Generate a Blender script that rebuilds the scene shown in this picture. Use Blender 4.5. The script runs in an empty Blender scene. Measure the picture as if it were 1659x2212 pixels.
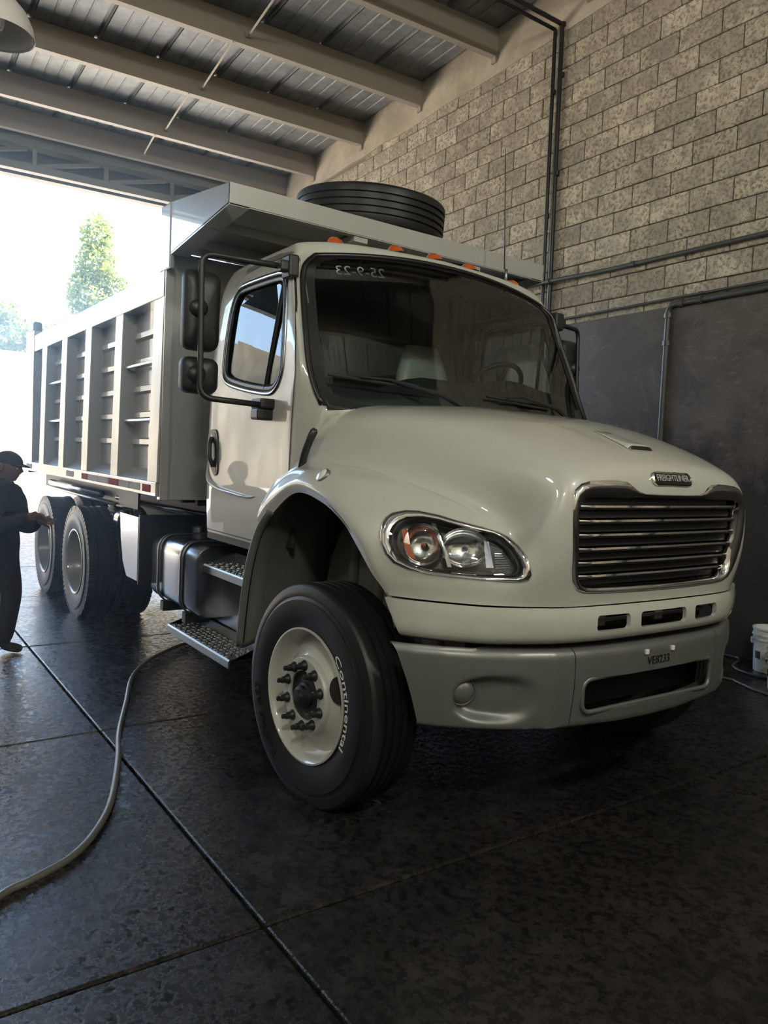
import bpy, bmesh, math, random
import numpy as np
from mathutils import Vector, Matrix
from math import sin, cos, pi, radians
random.seed(7)
rng = np.random.default_rng(7)
sc = bpy.context.scene
COL = sc.collection

# ------------------------------------------------------------------ camera, sky, sun, exposure
cam_d = bpy.data.cameras.new('camera')
cam = bpy.data.objects.new('camera', cam_d)
COL.objects.link(cam)
cam_d.sensor_fit = 'VERTICAL'
cam_d.sensor_height = 36.0
cam_d.lens = 36.0 * 1651.45 / 2212.0
cam_d.clip_end = 500
R_CAM = ((0.57198617, 0.81868055, 0.05093112), (-0.08540631, -0.00231306, 0.99634352), (-0.81580487, 0.57424455, -0.06859744))
CAM_P = Vector((3.03, -2.965, 1.62))
m3 = Matrix((R_CAM[0], R_CAM[1], tuple(-c for c in R_CAM[2]))).transposed()
cam.matrix_world = Matrix.Translation(CAM_P) @ m3.to_4x4()
sc.camera = cam

world = bpy.data.worlds.new('world')
sc.world = world
world.use_nodes = True
wn = world.node_tree.nodes
wbg = wn['Background']
sky = wn.new('ShaderNodeTexSky')
sky.sky_type = 'NISHITA'
sky.sun_disc = False
sky.sun_elevation = radians(58)
sky.sun_rotation = radians(12)
sky.air_density = 1.2
sky.dust_density = 1.2
sky.ozone_density = 1.5
world.node_tree.links.new(sky.outputs[0], wbg.inputs[0])
wbg.inputs[1].default_value = SKY = .62
sun_d = bpy.data.lights.new('sun', 'SUN')
sun = bpy.data.objects.new('sun', sun_d)
COL.objects.link(sun)
sun_d.energy = 17.0
sun_d.angle = radians(0.6)
sun_d.color = (1.0, 0.90, 0.75)
# the sun stands high over the far wall and lights the yard, not the inside of the hall
SUN_AZ, SUN_EL = radians(78), radians(58)
sd = Vector((cos(SUN_AZ) * cos(SUN_EL), sin(SUN_AZ) * cos(SUN_EL), sin(SUN_EL)))
sun.rotation_euler = sd.to_track_quat('Z', 'Y').to_euler()
sun.location = sd * 60

sc.view_settings.view_transform = 'Standard'
sc.view_settings.look = 'None'
sc.view_settings.gamma = 1.0
sc.view_settings.use_curve_mapping = False
sc.view_settings.exposure = 1.98
sc.cycles.use_denoising = True
sc.cycles.max_bounces = 10
sc.cycles.diffuse_bounces = 6
sc.cycles.glossy_bounces = 5
sc.cycles.transparent_max_bounces = 16
sc.cycles.caustics_reflective = False
sc.cycles.caustics_refractive = False
sc.cycles.sample_clamp_indirect = 12

# ------------------------------------------------------------------ helpers
def finish(o, parent=None):
    COL.objects.link(o)
    if parent is not None:
        o.parent = parent
    return o

def thing(name, label, cat, loc=(0, 0, 0), group=None):
    o = bpy.data.objects.new(name, None)
    o.empty_display_size = 0.1
    COL.objects.link(o)
    o.location = loc
    tag(o, label, cat, group)
    return o

def tag(o, label, cat, group=None):
    o['label'] = label
    o['category'] = cat
    if group:
        o['group'] = group
    return o

def empty(name, parent=None, loc=(0, 0, 0)):
    o = bpy.data.objects.new(name, None)
    o.empty_display_size = 0.1
    o.location = loc
    return finish(o, parent)

class MB:
    """collects verts and faces of one mesh"""
    def __init__(s):
        s.v, s.f = [], []
    def add(s, vs, fs):
        n = len(s.v)
        s.v += [tuple(map(float, p)) for p in vs]
        s.f += [tuple(i + n for i in f) for f in fs]
        return s
    def box(s, lo, hi, M=None):
        x0, y0, z0 = lo; x1, y1, z1 = hi
        vs = [(x0,y0,z0),(x1,y0,z0),(x1,y1,z0),(x0,y1,z0),(x0,y0,z1),(x1,y0,z1),(x1,y1,z1),(x0,y1,z1)]
        if M is not None:
            vs = [tuple(M @ Vector(p)) for p in vs]
        return s.add(vs, [(0,3,2,1),(4,5,6,7),(0,1,5,4),(1,2,6,5),(2,3,7,6),(3,0,4,7)])
    def prism(s, pts, axis, a, b):
        """2-D outline pts extruded along axis from a to b; pts are the two other coords in x,y,z order"""
        n = len(pts)
        def P(p, t):
            q = list(p); q.insert(axis, t); return tuple(q)
        vs = [P(p, a) for p in pts] + [P(p, b) for p in pts]
        fs = [tuple(range(n))[::-1], tuple(range(n, 2 * n))] + [(i, (i + 1) % n, (i + 1) % n + n, i + n) for i in range(n)]
        return s.add(vs, fs)
    def tube(s, pts, r, n=10, cap=True):
        pts = [Vector(p) for p in pts]
        rs = r if hasattr(r, '__len__') else [r] * len(pts)
        t0 = (pts[1] - pts[0]).normalized()
        up = Vector((0, 0, 1)) if abs(t0.z) < 0.9 else Vector((1, 0, 0))
        u = t0.cross(up).normalized()
        rings = []
        for i, p in enumerate(pts):
            t = (pts[min(i + 1, len(pts) - 1)] - pts[max(i - 1, 0)]).normalized()
            u = (u - t * u.dot(t)).normalized()
            w = t.cross(u)
            rings.append([p + (u * cos(2 * pi * k / n) + w * sin(2 * pi * k / n)) * rs[i] for k in range(n)])
        vs = [q for ring in rings for q in ring]
        fs = []
        for i in range(len(pts) - 1):
            for k in range(n):
                a, b = i * n + k, i * n + (k + 1) % n
                fs.append((a, b, b + n, a + n))
        if cap:
            fs.append(tuple(range(n))[::-1])
            fs.append(tuple(range((len(pts) - 1) * n, len(pts) * n)))
        return s.add(vs, fs)
    def lathe(s, prof, n=48, axis='Y', closed=False, M=None, a0=0, a1=2 * pi):
        """prof: list of (t along the axis, radius)"""
        full = abs(a1 - a0 - 2 * pi) < 1e-6
        m = n if full else n + 1
        vs = []
        for t, r in prof:
            for k in range(m):
                a = a0 + (a1 - a0) * k / n
                c, q = r * cos(a), r * sin(a)
                p = {'Y': (c, t, q), 'X': (t, c, q), 'Z': (c, q, t)}[axis]
                vs.append(tuple(M @ Vector(p)) if M is not None else p)
        fs = []
        L = len(prof)
        for i in range(L if closed else L - 1):
            j = (i + 1) % L
            for k in range(n):
                k2 = (k + 1) % m
                fs.append((i * m + k, i * m + k2, j * m + k2, j * m + k))
        return s.add(vs, fs)
    def grid(s, P, flip=False, wrap=False):
        P = np.asarray(P, float)
        a, b = P.shape[:2]
        fs = []
        for i in range(a - 1):
            for j in range(b if wrap else b - 1):
                j2 = (j + 1) % b
                q = (i * b + j, i * b + j2, (i + 1) * b + j2, (i + 1) * b + j)
                fs.append(q[::-1] if flip else q)
        return s.add(P.reshape(-1, 3), fs)
    def build(s, name, mat, parent=None, smooth=False, bevel=0.0, seg=2, sub=0, thick=0.0, auto=None):
        me = bpy.data.meshes.new(name)
        me.from_pydata(s.v, [], s.f)
        me.validate()
        bm = bmesh.new(); bm.from_mesh(me)
        bmesh.ops.remove_doubles(bm, verts=bm.verts, dist=1e-5)
        bmesh.ops.recalc_face_normals(bm, faces=bm.faces)
        if bevel > 0:
            es = [e for e in bm.edges if len(e.link_faces) == 2 and e.calc_face_angle(0) > radians(28)]
            bmesh.ops.bevel(bm, geom=es, offset=bevel, segments=seg, profile=0.5, affect='EDGES', clamp_overlap=True)
        bm.to_mesh(me); bm.free()
        for p in me.polygons:
            p.use_smooth = smooth
        if smooth and auto is not None:
            me.set_sharp_from_angle(angle=radians(auto))
        o = bpy.data.objects.new(name, me)
        ms = mat if isinstance(mat, (list, tuple)) else [mat]
        for q in ms:
            me.materials.append(q)
        if thick:
            md = o.modifiers.new('solid', 'SOLIDIFY'); md.thickness = thick; md.offset = 1
        if sub:
            md = o.modifiers.new('sub', 'SUBSURF'); md.levels = sub; md.render_levels = sub
        return finish(o, parent)

def share(o, name=None, parent=None, loc=None, rot=None, M=None):
    c = o.copy()
    if name: c.name = name
    COL.objects.link(c)
    c.parent = parent
    if M is not None: c.matrix_local = M
    if loc is not None: c.location = loc
    if rot is not None: c.rotation_euler = rot
    return c

def arc(cx, cy, r, a0, a1, n):
    return [(cx + r * cos(radians(a0 + (a1 - a0) * i / n)), cy + r * sin(radians(a0 + (a1 - a0) * i / n))) for i in range(n + 1)]

def rrect(x0, y0, x1, y1, r, n=4):
    return (arc(x1 - r, y0 + r, r, -90, 0, n) + arc(x1 - r, y1 - r, r, 0, 90, n) + arc(x0 + r, y1 - r, r, 90, 180, n) + arc(x0 + r, y0 + r, r, 180, 270, n))

def fillet_path(pts, r, n=6):
    """polyline with rounded inner corners"""
    pts = [Vector(p) for p in pts]
    out = [pts[0]]
    for i in range(1, len(pts) - 1):
        p, a, b = pts[i], pts[i - 1], pts[i + 1]
        rr = min(r, (a - p).length * .49, (b - p).length * .49)
        q0, q1 = p + (a - p).normalized() * rr, p + (b - p).normalized() * rr
        for k in range(n + 1):
            t = k / n
            out.append(q0 * (1 - t) ** 2 + p * 2 * t * (1 - t) + q1 * t * t)
    out.append(pts[-1])
    return out

def cr_matrix(n, m):
    """Catmull-Rom sampling: n control points -> m samples per span, as an ((n-1)*m+1, n) matrix"""
    A = np.zeros(((n - 1) * m + 1, n))
    def put(row, i, w):
        if i < 0: A[row, 0] += 2 * w; A[row, 1] -= w
        elif i >= n: A[row, n - 1] += 2 * w; A[row, n - 2] -= w
        else: A[row, i] += w
    for r in range(A.shape[0]):
        i, t = min(r // m, n - 2), (r - min(r // m, n - 2) * m) / m
        w = (-.5 * t + t * t - .5 * t ** 3, 1 - 2.5 * t * t + 1.5 * t ** 3, .5 * t + 2 * t * t - 1.5 * t ** 3, -.5 * t * t + .5 * t ** 3)
        for k in range(4): put(r, i - 1 + k, w[k])
    return A

def spline_surf(P, mu, mv):
    P = np.asarray(P, float)
    A, B = cr_matrix(P.shape[0], mu), cr_matrix(P.shape[1], mv)
    return np.einsum('ai,bj,ijk->abk', A, B, P)

def spline(pts, m):
    P = np.asarray(pts, float)
    return cr_matrix(len(P), m) @ P

def in_poly(x, y, poly):
    c = False
    n = len(poly)
    for i in range(n):
        x0, y0 = poly[i]; x1, y1 = poly[i - 1]
        if (y0 > y) != (y1 > y) and x < (x1 - x0) * (y - y0) / (y1 - y0) + x0:
            c = not c
    return c

def text_mesh(body, size, depth=0.0, res=3):
    cu = bpy.data.curves.new('t', 'FONT')
    cu.body = body; cu.size = size; cu.extrude = depth; cu.resolution_u = res
    cu.align_x = 'CENTER'; cu.align_y = 'CENTER'
    o = bpy.data.objects.new('t', cu); COL.objects.link(o)
    dg = bpy.context.evaluated_depsgraph_get()
    me = bpy.data.meshes.new_from_object(o.evaluated_get(dg))
    bpy.data.objects.remove(o); bpy.data.curves.remove(cu)
    return me

def text_obj(name, body, size, mat, parent, M, depth=0.001, warp=None):
    me = text_mesh(body, size, depth)
    if warp:
        bm = bmesh.new(); bm.from_mesh(me)
        for e in range(2):
            bmesh.ops.subdivide_edges(bm, edges=[e for e in bm.edges if e.calc_length() > size * .25], cuts=1)
        bm.to_mesh(me); bm.free()
        for v in me.vertices: v.co = warp(v.co)
    me.transform(M)
    me.materials.clear(); me.materials.append(mat); me.name = name
    o = bpy.data.objects.new(name, me)
    return finish(o, parent)

# ------------------------------------------------------------------ materials
def mat(name, base=(.8, .8, .8), rough=.5, metal=0.0, coat=0.0, coat_rough=.03, spec=.5, alpha=1.0, emit=None, ior=None, trans=0):
    m = bpy.data.materials.new(name); m.use_nodes = True
    b = m.node_tree.nodes['Principled BSDF']
    b.inputs['Base Color'].default_value = (*base, 1)
    b.inputs['Roughness'].default_value = rough
    b.inputs['Metallic'].default_value = metal
    b.inputs['Coat Weight'].default_value = coat
    b.inputs['Coat Roughness'].default_value = coat_rough
    b.inputs['Coat IOR'].default_value = 1.42
    b.inputs['Specular IOR Level'].default_value = spec
    if ior: b.inputs['IOR'].default_value = ior
    if trans: b.inputs['Transmission Weight'].default_value = trans
    return m

class NT:
    def __init__(s, m):
        s.m, s.t = m, m.node_tree
        s.b = s.t.nodes['Principled BSDF']
    def n(s, kind, **kw):
        q = s.t.nodes.new(kind)
        for k, v in kw.items(): setattr(q, k, v)
        return q
    def l(s, a, b):
        s.t.links.new(a, b)
    def coord(s, scale=(1, 1, 1), kind='Object'):
        tc, mp = s.n('ShaderNodeTexCoord'), s.n('ShaderNodeMapping')
        s.l(tc.outputs[kind], mp.inputs[0])
        mp.inputs['Scale'].default_value = scale
        return mp.outputs[0]
    def noise(s, vec, scale, detail=6, rough=.55, dist=0):
        q = s.n('ShaderNodeTexNoise')
        q.inputs['Scale'].default_value = scale; q.inputs['Detail'].default_value = detail
        q.inputs['Roughness'].default_value = rough; q.inputs['Distortion'].default_value = dist
        if vec is not None: s.l(vec, q.inputs['Vector'])
        return q.outputs['Fac']
    def ramp(s, fac, stops):
        q = s.n('ShaderNodeValToRGB')
        s.l(fac, q.inputs[0])
        e = q.color_ramp.elements
        while len(e) < len(stops): e.new(.5)
        for el, (p, c) in zip(e, stops):
            el.position = p
            el.color = (c, c, c, 1) if not hasattr(c, '__len__') else (*c, 1)
        return q.outputs[0]
    def mix(s, fac, a, b, kind='MIX'):
        q = s.n('ShaderNodeMix', data_type='RGBA', blend_type=kind)
        for i, v in ((0, fac), (6, a), (7, b)):
            if hasattr(v, 'is_linked'): s.l(v, q.inputs[i])
            elif i == 0: q.inputs[0].default_value = v
            else: q.inputs[i].default_value = (*v, 1)
        return q.outputs[2]
    def math(s, op, a, b=None):
        q = s.n('ShaderNodeMath', operation=op)
        for i, v in ((0, a), (1, b)):
            if v is None: continue
            if hasattr(v, 'is_linked'): s.l(v, q.inputs[i])
            else: q.inputs[i].default_value = v
        return q.outputs[0]
    def bump(s, h, strength=.3, dist=.01, prev=None):
        q = s.n('ShaderNodeBump')
        q.inputs['Strength'].default_value = strength; q.inputs['Distance'].default_value = dist
        s.l(h, q.inputs['Height'])
        if prev is not None: s.l(prev, q.inputs['Normal'])
        return q.outputs[0]

MT = {}
MT['white'] = mat('white_paint', (.455, .46, .42), .35, coat=1.0, coat_rough=.015)
MT['bed'] = mat('bed_paint', (.36, .365, .355), .35, coat=1.0, coat_rough=.025)
MT['bumper'] = mat('bumper_silver', (.155, .162, .158), .40, metal=.45, coat=.25, coat_rough=.2)
MT['chrome'] = mat('chrome', (.62, .62, .64), .05, metal=1)
MT['alu'] = mat('aluminium', (.34, .35, .365), .22, metal=1)
MT['steel'] = mat('galvanised_steel', (.30, .31, .315), .36, metal=1)
MT['black'] = mat('black_plastic', (.016, .017, .018), .42)
MT['frame'] = mat('black_chassis', (.012, .012, .013), .5)
MT['cabin'] = mat('cabin_grey', (.10, .102, .10), .7)
MT['rubber'] = mat('tyre_rubber', (.013, .0135, .014), .42, spec=.35)
MT['liner'] = mat('liner_grey', (.12, .123, .117), .6)
MT['trim'] = mat('dark_grey_trim', (.05, .052, .055), .35)
MT['seal'] = mat('window_seal', (.006, .006, .007), .35)
MT['dash'] = mat('dash_plastic', (.03, .032, .033), .6)
MT['seat'] = mat('seat_plastic_cover', (.35, .36, .36), .35)
MT['headliner'] = mat('headliner', (.16, .16, .155), .9)
MT['amber'] = mat('amber_lens', (.55, .10, .015), .15, coat=1)
MT['red'] = mat('red_reflector', (.35, .02, .02), .2, coat=1)
MT['tape_red'] = mat('tape_red', (.30, .02, .02), .7, spec=.1)
MT['tape_white'] = mat('tape_white', (.50, .48, .44), .7, spec=.1)
MT['reflector_white'] = mat('white_reflector', (.75, .74, .70), .2, coat=1)
MT['marker_text'] = mat('marker_ink', (.01, .01, .012), .4)
MT['chalk'] = mat('pale_ink', (.22, .23, .23), .7)
MT['badge_silver'] = mat('badge_letters', (.5, .5, .5), .3, metal=.3)
MT['letter_white'] = mat('white_lettering', (.75, .75, .73), .5)
MT['bowl'] = mat('reflector_bowl', (.75, .76, .78), .12, metal=1)
MT['rim_dark'] = mat('rim_grey', (.28, .283, .275), .3, coat=.6)
MT['lampshade'] = mat('lamp_enamel', (.72, .71, .68), .35)
MT['purlin'] = mat('purlin_paint', (.30, .265, .23), .6)
MT['truss'] = mat('truss_paint', (.20, .185, .165), .6)
MT['hose'] = mat('hose_rubber', (.10, .095, .085), .35)
MT['bucket'] = mat('bucket_plastic', (.68, .68, .66), .45)
MT['cloth'] = mat('dark_clothes', (.02, .02, .021), .95)
MT['skin'] = mat('skin', (.14, .08, .055), .6)
MT['pipe'] = mat('conduit_steel', (.075, .078, .08), .45, metal=.3)
MT['pipe_black'] = mat('black_pipe', (.012, .012, .013), .4)

def mk_glass(name, tint=(.75, .82, .78), refl=1.0):
    m = bpy.data.materials.new(name); m.use_nodes = True
    t = m.node_tree; t.nodes.clear()
    out = t.nodes.new('ShaderNodeOutputMaterial')
    tr, gl = t.nodes.new('ShaderNodeBsdfTransparent'), t.nodes.new('ShaderNodeBsdfGlossy')
    fr, mx = t.nodes.new('ShaderNodeFresnel'), t.nodes.new('ShaderNodeMixShader')
    tr.inputs[0].default_value = (*tint, 1)
    gl.inputs['Roughness'].default_value = .01
    fr.inputs[0].default_value = 1.6
    mu = t.nodes.new('ShaderNodeMath'); mu.operation = 'MULTIPLY'; mu.inputs[1].default_value = refl
    t.links.new(fr.outputs[0], mu.inputs[0])
    t.links.new(mu.outputs[0], mx.inputs[0]); t.links.new(tr.outputs[0], mx.inputs[1]); t.links.new(gl.outputs[0], mx.inputs[2])
    t.links.new(mx.outputs[0], out.inputs[0])
    return m
MT['glass'] = mk_glass('window_glass', (.66, .74, .70), .75)
MT['screen'] = mk_glass('windscreen_glass', (.62, .70, .66), 1.25)
MT['lens'] = mk_glass('lamp_lens', (.93, .94, .94), .8)

# ------------------------------------------------------------------ setting materials
def mk_floor():
    m = mat('wet_concrete', (.05, .05, .05), .3); t = NT(m)
    v = t.coord(kind='Object')
    big = t.noise(v, .9, 5, .6)
    mid = t.noise(v, 6.5, 9, .70)
    fine = t.noise(v, 38, 7, .65)
    vor = t.n('ShaderNodeTexNoise'); vor.inputs['Scale'].default_value = 24; vor.inputs['Detail'].default_value = 9; vor.inputs['Roughness'].default_value = .72
    t.l(v, vor.inputs['Vector'])
    spots = t.ramp(vor.outputs['Fac'], [(.44, 0), (.53, 1)])
    warm = t.mix(t.ramp(big, [(.38, 0), (.62, 1)]), (.010, .0095, .009), (.021, .018, .0155))
    c = t.mix(spots, (.006, .0065, .0065), warm)
    c = t.mix(t.math('MULTIPLY', t.ramp(mid, [(.5, 0), (.7, 1)]), .55), c, (.04, .036, .033))
    t.l(c, t.b.inputs['Base Color'])
    # wet film: smooth in puddles, rough where the scale stands proud
    r = t.ramp(mid, [(.38, .07), (.54, .19), (.72, .40)])
    r2 = t.mix(t.math('MULTIPLY', spots, .55), r, (.45, .45, .45))
    t.l(r2, t.b.inputs['Roughness'])
    t.b.inputs['Specular IOR Level'].default_value = .5
    h = t.math('ADD', t.math('MULTIPLY', spots, .35), t.math('MULTIPLY', fine, .6))
    n = t.bump(h, .30, .005)
    n2 = t.bump(t.noise(v, 2.2, 3, .5), .22, .03, n)
    t.l(n2, t.b.inputs['Normal'])
    return m
MT['floor'] = mk_floor()

def mk_block():
    m = mat('concrete_block', (.3, .28, .24), .92); t = NT(m)
    oi = t.n('ShaderNodeObjectInfo')
    v = t.coord(kind='Object')
    add = t.n('ShaderNodeVectorMath', operation='ADD'); t.l(v, add.inputs[0])
    cmb = t.n('ShaderNodeCombineXYZ'); t.l(t.math('MULTIPLY', oi.outputs['Random'], 40.), cmb.inputs[0]); t.l(cmb.outputs[0], add.inputs[1])
    v = add.outputs[0]
    f = t.noise(v, 34, 9, .74)
    g = t.noise(v, 3.2, 4, .6)
    c = t.mix(t.ramp(f, [(.41, 0), (.53, 1)]), (.22, .19, .15), (.66, .59, .47))
    tone = t.ramp(oi.outputs['Random'], [(0, .68), (.5, .82), (1, .98)])
    c = t.mix(1.0, c, tone, 'MULTIPLY')
    c = t.mix(t.math('MULTIPLY', t.ramp(g, [(.42, 1), (.6, 0)]), .55), c, (.22, .195, .165))
    t.l(c, t.b.inputs['Base Color'])
    t.l(t.bump(f, .55, .012), t.b.inputs['Normal'])
    return m
MT['block'] = mk_block()
MT['lime'] = mat('limewash', (.50, .46, .39), .9)
MT['mortar'] = mat('mortar', (.19, .165, .135), .95)

def mk_plaster():
    m = mat('plaster_band', (.45, .39, .31), .9); t = NT(m)
    v = t.coord(kind='Object')
    c = t.mix(t.ramp(t.noise(v, 1.6, 6, .62), [(.36, 0), (.66, 1)]), (.34, .29, .225), (.50, .44, .355))
    c = t.mix(t.math('MULTIPLY', t.ramp(t.noise(v, 20, 6, .6), [(.5, 0), (.7, 1)]), .35), c, (.28, .24, .19))
    t.l(c, t.b.inputs['Base Color'])
    t.l(t.bump(t.noise(v, 14, 6, .6), .35, .01), t.b.inputs['Normal'])
    return m
MT['plaster'] = mk_plaster()

def mk_dado():
    m = mat('dark_dado_paint', (.05, .05, .05), .55, spec=.25); t = NT(m)
    v = t.coord(kind='Object')
    a = t.noise(v, 2.4, 8, .62)
    scuff = t.noise(t.coord((1.5, 1, 4.5)), 6, 9, .74, .6)
    blot = t.noise(v, .9, 10, .6, .8)
    c = t.mix(t.ramp(a, [(.35, 0), (.65, 1)]), (.078, .066, .057), (.115, .097, .084))
    c = t.mix(t.math('MULTIPLY', t.ramp(scuff, [(.56, 0), (.70, 1)]), .55), c, (.26, .22, .19))
    c = t.mix(t.math('MULTIPLY', t.ramp(blot, [(.50, 0), (.525, 1)]), .30), c, (.018, .0185, .019))
    # the foot of the wall is wet: a darker, ragged-edged band
    sep = t.n('ShaderNodeSeparateXYZ'); t.l(v, sep.inputs[0])
    hgt = t.math('ADD', sep.outputs[2], t.math('MULTIPLY', t.noise(t.coord((1, 1, .7)), 1.7, 10, .66, .5), 2.4))
    wet = t.ramp(t.math('ADD', t.math('MULTIPLY', hgt, .25), .05), [(.385, 1), (.40, .72), (.47, .15), (.48, 0)])
    c = t.mix(t.math('MULTIPLY', wet, .8), c, (.022, .0215, .021))
    sp = t.noise(v, 60, 2, .5)
    c = t.mix(t.ramp(sp, [(.74, 0), (.77, 1)]), c, (.18, .17, .16))
    t.l(c, t.b.inputs['Base Color'])
    t.l(t.ramp(a, [(.3, .42), (.7, .62)]), t.b.inputs['Roughness'])
    t.l(t.bump(t.noise(v, 24, 6, .6), .2, .006), t.b.inputs['Normal'])
    return m
MT['dado'] = mk_dado()

def mk_roof():
    m = mat('roof_sheet', (.2, .21, .21), .55, metal=.2); t = NT(m)
    v = t.coord(kind='Object')
    c = t.mix(t.ramp(t.noise(v, 5, 6, .65), [(.4, 0), (.66, 1)]), (.17, .178, .18), (.25, .26, .262))
    t.l(c, t.b.inputs['Base Color'])
    return m
MT['roof'] = mk_roof()

def mk_yard():
    m = mat('yard_concrete', (.5, .47, .42), .8); t = NT(m)
    v = t.coord(kind='Object')
    t.l(t.mix(t.noise(v, .6, 6, .6), (.36, .335, .29), (.52, .485, .42)), t.b.inputs['Base Color'])
    return m
MT['yard'] = mk_yard()

def mk_tan():
    m = mat('tan_wall', (.5, .42, .3), .9); t = NT(m)
    v = t.coord((1, 1, .22))
    c = t.mix(t.ramp(t.noise(v, 1.3, 7, .65), [(.38, 0), (.64, 1)]), (.20, .158, .10), (.50, .415, .285))
    t.l(c, t.b.inputs['Base Color'])
    return m
MT['tan'] = mk_tan()

# ------------------------------------------------------------------ floor slabs
Y_FAR, X_OPEN = 3.66, -11.3
floor = MB().box((-34, -30, -.30), (30, 8, -.06)).build('floor', MT['mortar'])
floor['kind'] = 'structure'
xs = [.77 + 2.1 * k for k in range(-6, 4)]
ys = [-7.09, -4.44, -1.79, .86, 3.51, 6.16]
g = .006
for i in range(len(xs) - 1):
    for j in range(len(ys) - 1):
        a, b, c, d = xs[i] + g, xs[i + 1] - g, ys[j] + g, ys[j + 1] - g
        if c > 3.7: continue
        d = min(d, 3.70)
        MB().box((a, c, -.06), (b, d, rng.uniform(-.0015, .0015))).build('slab', MT['floor'], floor, bevel=.009, seg=2)
MB().box((-34, -30, -.06), (xs[0] - .012, 8, -.004)).build('yard', MT['yard'], floor)
MB().box((8.0, -30, -.06), (30, 8, -.004)).build('yard', MT['yard'], floor)
# left strip beyond the slabs, inside the hall
MB().box((xs[0] + g, -9.3, -.06), (8, ys[0] - g, -.003)).build('slab', MT['floor'], floor)

# ------------------------------------------------------------------ far block wall, laid on its own level line
WM = Matrix(((0.99984770, 0.01047076, -0.01396218, 0), (-0.01047178, 0.99994517, 0, 0), (0.01396215, 0.000146209, 0.99990252, 0), (0, 0, 0, 1)))
WALL = Matrix.Translation(CAM_P) @ WM            # wall frame: x along, y into the wall, z up, origin at eye level
WD = 6.62                                        # wall face
wall = MB().box((-16.2, WD + .012, -1.75), (4.2, WD + .20, 5.70)).build('wall_right', MT['mortar'])
wall.matrix_world = WALL
wall['kind'] = 'structure'
K = WD / 5.9715
BW, BH, JT = .41 * K, .205 * K, .011
X0, Z0 = -5.76573, 4.85849
def block_mesh(w):
    me = MB().box((0, -.016, 0), (w, .03, BH - JT)).build('tmp', MT['block'], bevel=.006, seg=1)
    d = me.data; bpy.data.objects.remove(me); d.name = 'block'
    return d
full = block_mesh(BW - JT)
PL_BOT = lambda x: 5.0 + (x + 8) * .026          # underside of the plaster band
DADO = 1.712
blocks = []
for L in range(-3, 16):
    z = Z0 - L * BH - BH + JT * .5
    off = 0 if L % 2 == 0 else .5
    for k in range(-30, 24):
        x = X0 + (k + off) * BW + JT * .5
        if x < -14.6 or x > 1.5: continue
        if z > PL_BOT(x) - .06 or z + BH < DADO: continue
        blocks.append((x, z))
def view_area(b):
    p = WALL @ Vector((b[0] + BW / 2, WD, b[1] + BH / 2)) - CAM_P
    r, u, f = (Vector(q) for q in R_CAM)
    d = p.dot(f)
    if d < 1: return 0
    px, py = 829.5 + 1651.45 * p.dot(r) / d, 1106 - 1651.45 * p.dot(u) / d
    if px < 560 or px > 1730 or py < -60 or py > 760: return 0
    return 1 / d
order = sorted(blocks, key=view_area, reverse=True)
rest = MB()
for i, (x, z) in enumerate(order):
    dz, dy = rng.uniform(-.002, .002), rng.uniform(-.004, .003)
    if i < 296:
        o = bpy.data.objects.new('block', full)
        COL.objects.link(o); o.parent = wall
        o.location = (x, WD + dy, z + dz)
    else:
        rest.box((x, WD - .016 + dy, z), (x + BW - JT, WD + .03, z + BH - JT))
o = rest.build('block_courses', MT['block'], wall)
o['kind'] = 'stuff'
# plaster band under the roof, dark painted dado below
pb = MB()
xs_ = np.linspace(-14.9, 4.0, 40)
top = [(x, 5.62 + (x + 8) * .03) for x in xs_]
bot = [(x, PL_BOT(x) + rng.uniform(-.02, .02)) for x in xs_]
pb.prism(top + bot[::-1], 1, WD - .03, WD + .03)
pb.build('plaster_band', MT['plaster'], wall)
MB().box((-14.9, WD - .03, -1.75), (4.2, WD + .02, DADO)).build('dado', MT['dado'], wall, bevel=.006)

# ------------------------------------------------------------------ roof: purlins, sheets, sag rods
ceil = empty('ceiling'); ceil.matrix_world = WALL; ceil['kind'] = 'structure'
SK = radians(87.3)                                # the purlins run almost square to the wall
pd = Vector((cos(SK), sin(SK), 0)); pn = Vector((sin(SK), -cos(SK), 0))
PX = [-4.4, -5.95, -7.50, -9.06, -10.61, -12.16, -13.26, -2.85, -1.3, .25, 1.8]
def zr(x): return 5.50 + (x + 9.06) * .033       # top of the purlins
LEN = 18.0
for i, x in enumerate(PX):
    o0 = Vector((x, WD - .01, 0)); zt = zr(x); zb = zt - .335
    M = Matrix((( pn.x, -pd.x, 0, o0.x), (pn.y, -pd.y, 0, o0.y), (0, 0, 1, 0), (0, 0, 0, 1)))
    mb = MB()
    mb.box((-.012, 0, zb), (.0, LEN, zt), M)                        # web
    mb.box((-.095, 0, zb), (-.0121, LEN, zb + .012), M)             # flanges
    mb.box((-.095, 0, zt - .012), (-.0121, LEN, zt), M)
    mb.box((-.095, 0, zb + .0121), (-.087, LEN, zb + .035), M)
    mb.build('purlin', MT['purlin'], ceil)
    MB().box((.0, .0, zb + .01), (.10, .012, zt), M).box((-.005, .0, zb - .07), (-.09, .05, zb - .001), M).build('cleat', MT['purlin'], ceil)
    if i < 7:
        # sag bar: from the lower part of this web up to the next purlin's top
        for s in (2.66,):
            zz = zb + .10
            a = M @ Vector((.002, s, zz)); nx = PX[i - 1] if i else x + 1.55
            dxn = nx - x - .02
            b = M @ Vector((dxn, s + .10, zr(nx) - .33))
            t = (b - a).normalized()
            mb = MB(); mb.tube([a, b], .014, 6)
            mb.box((.0005, s - .03, zz - .09), (.008, s + .03, zz + .04), M)
            mb.box((.008, s - .03, zz - .02), (.06, s + .03, zz - .012), M)
            mb.build('sag_bar', MT['purlin'], ceil)
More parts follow.
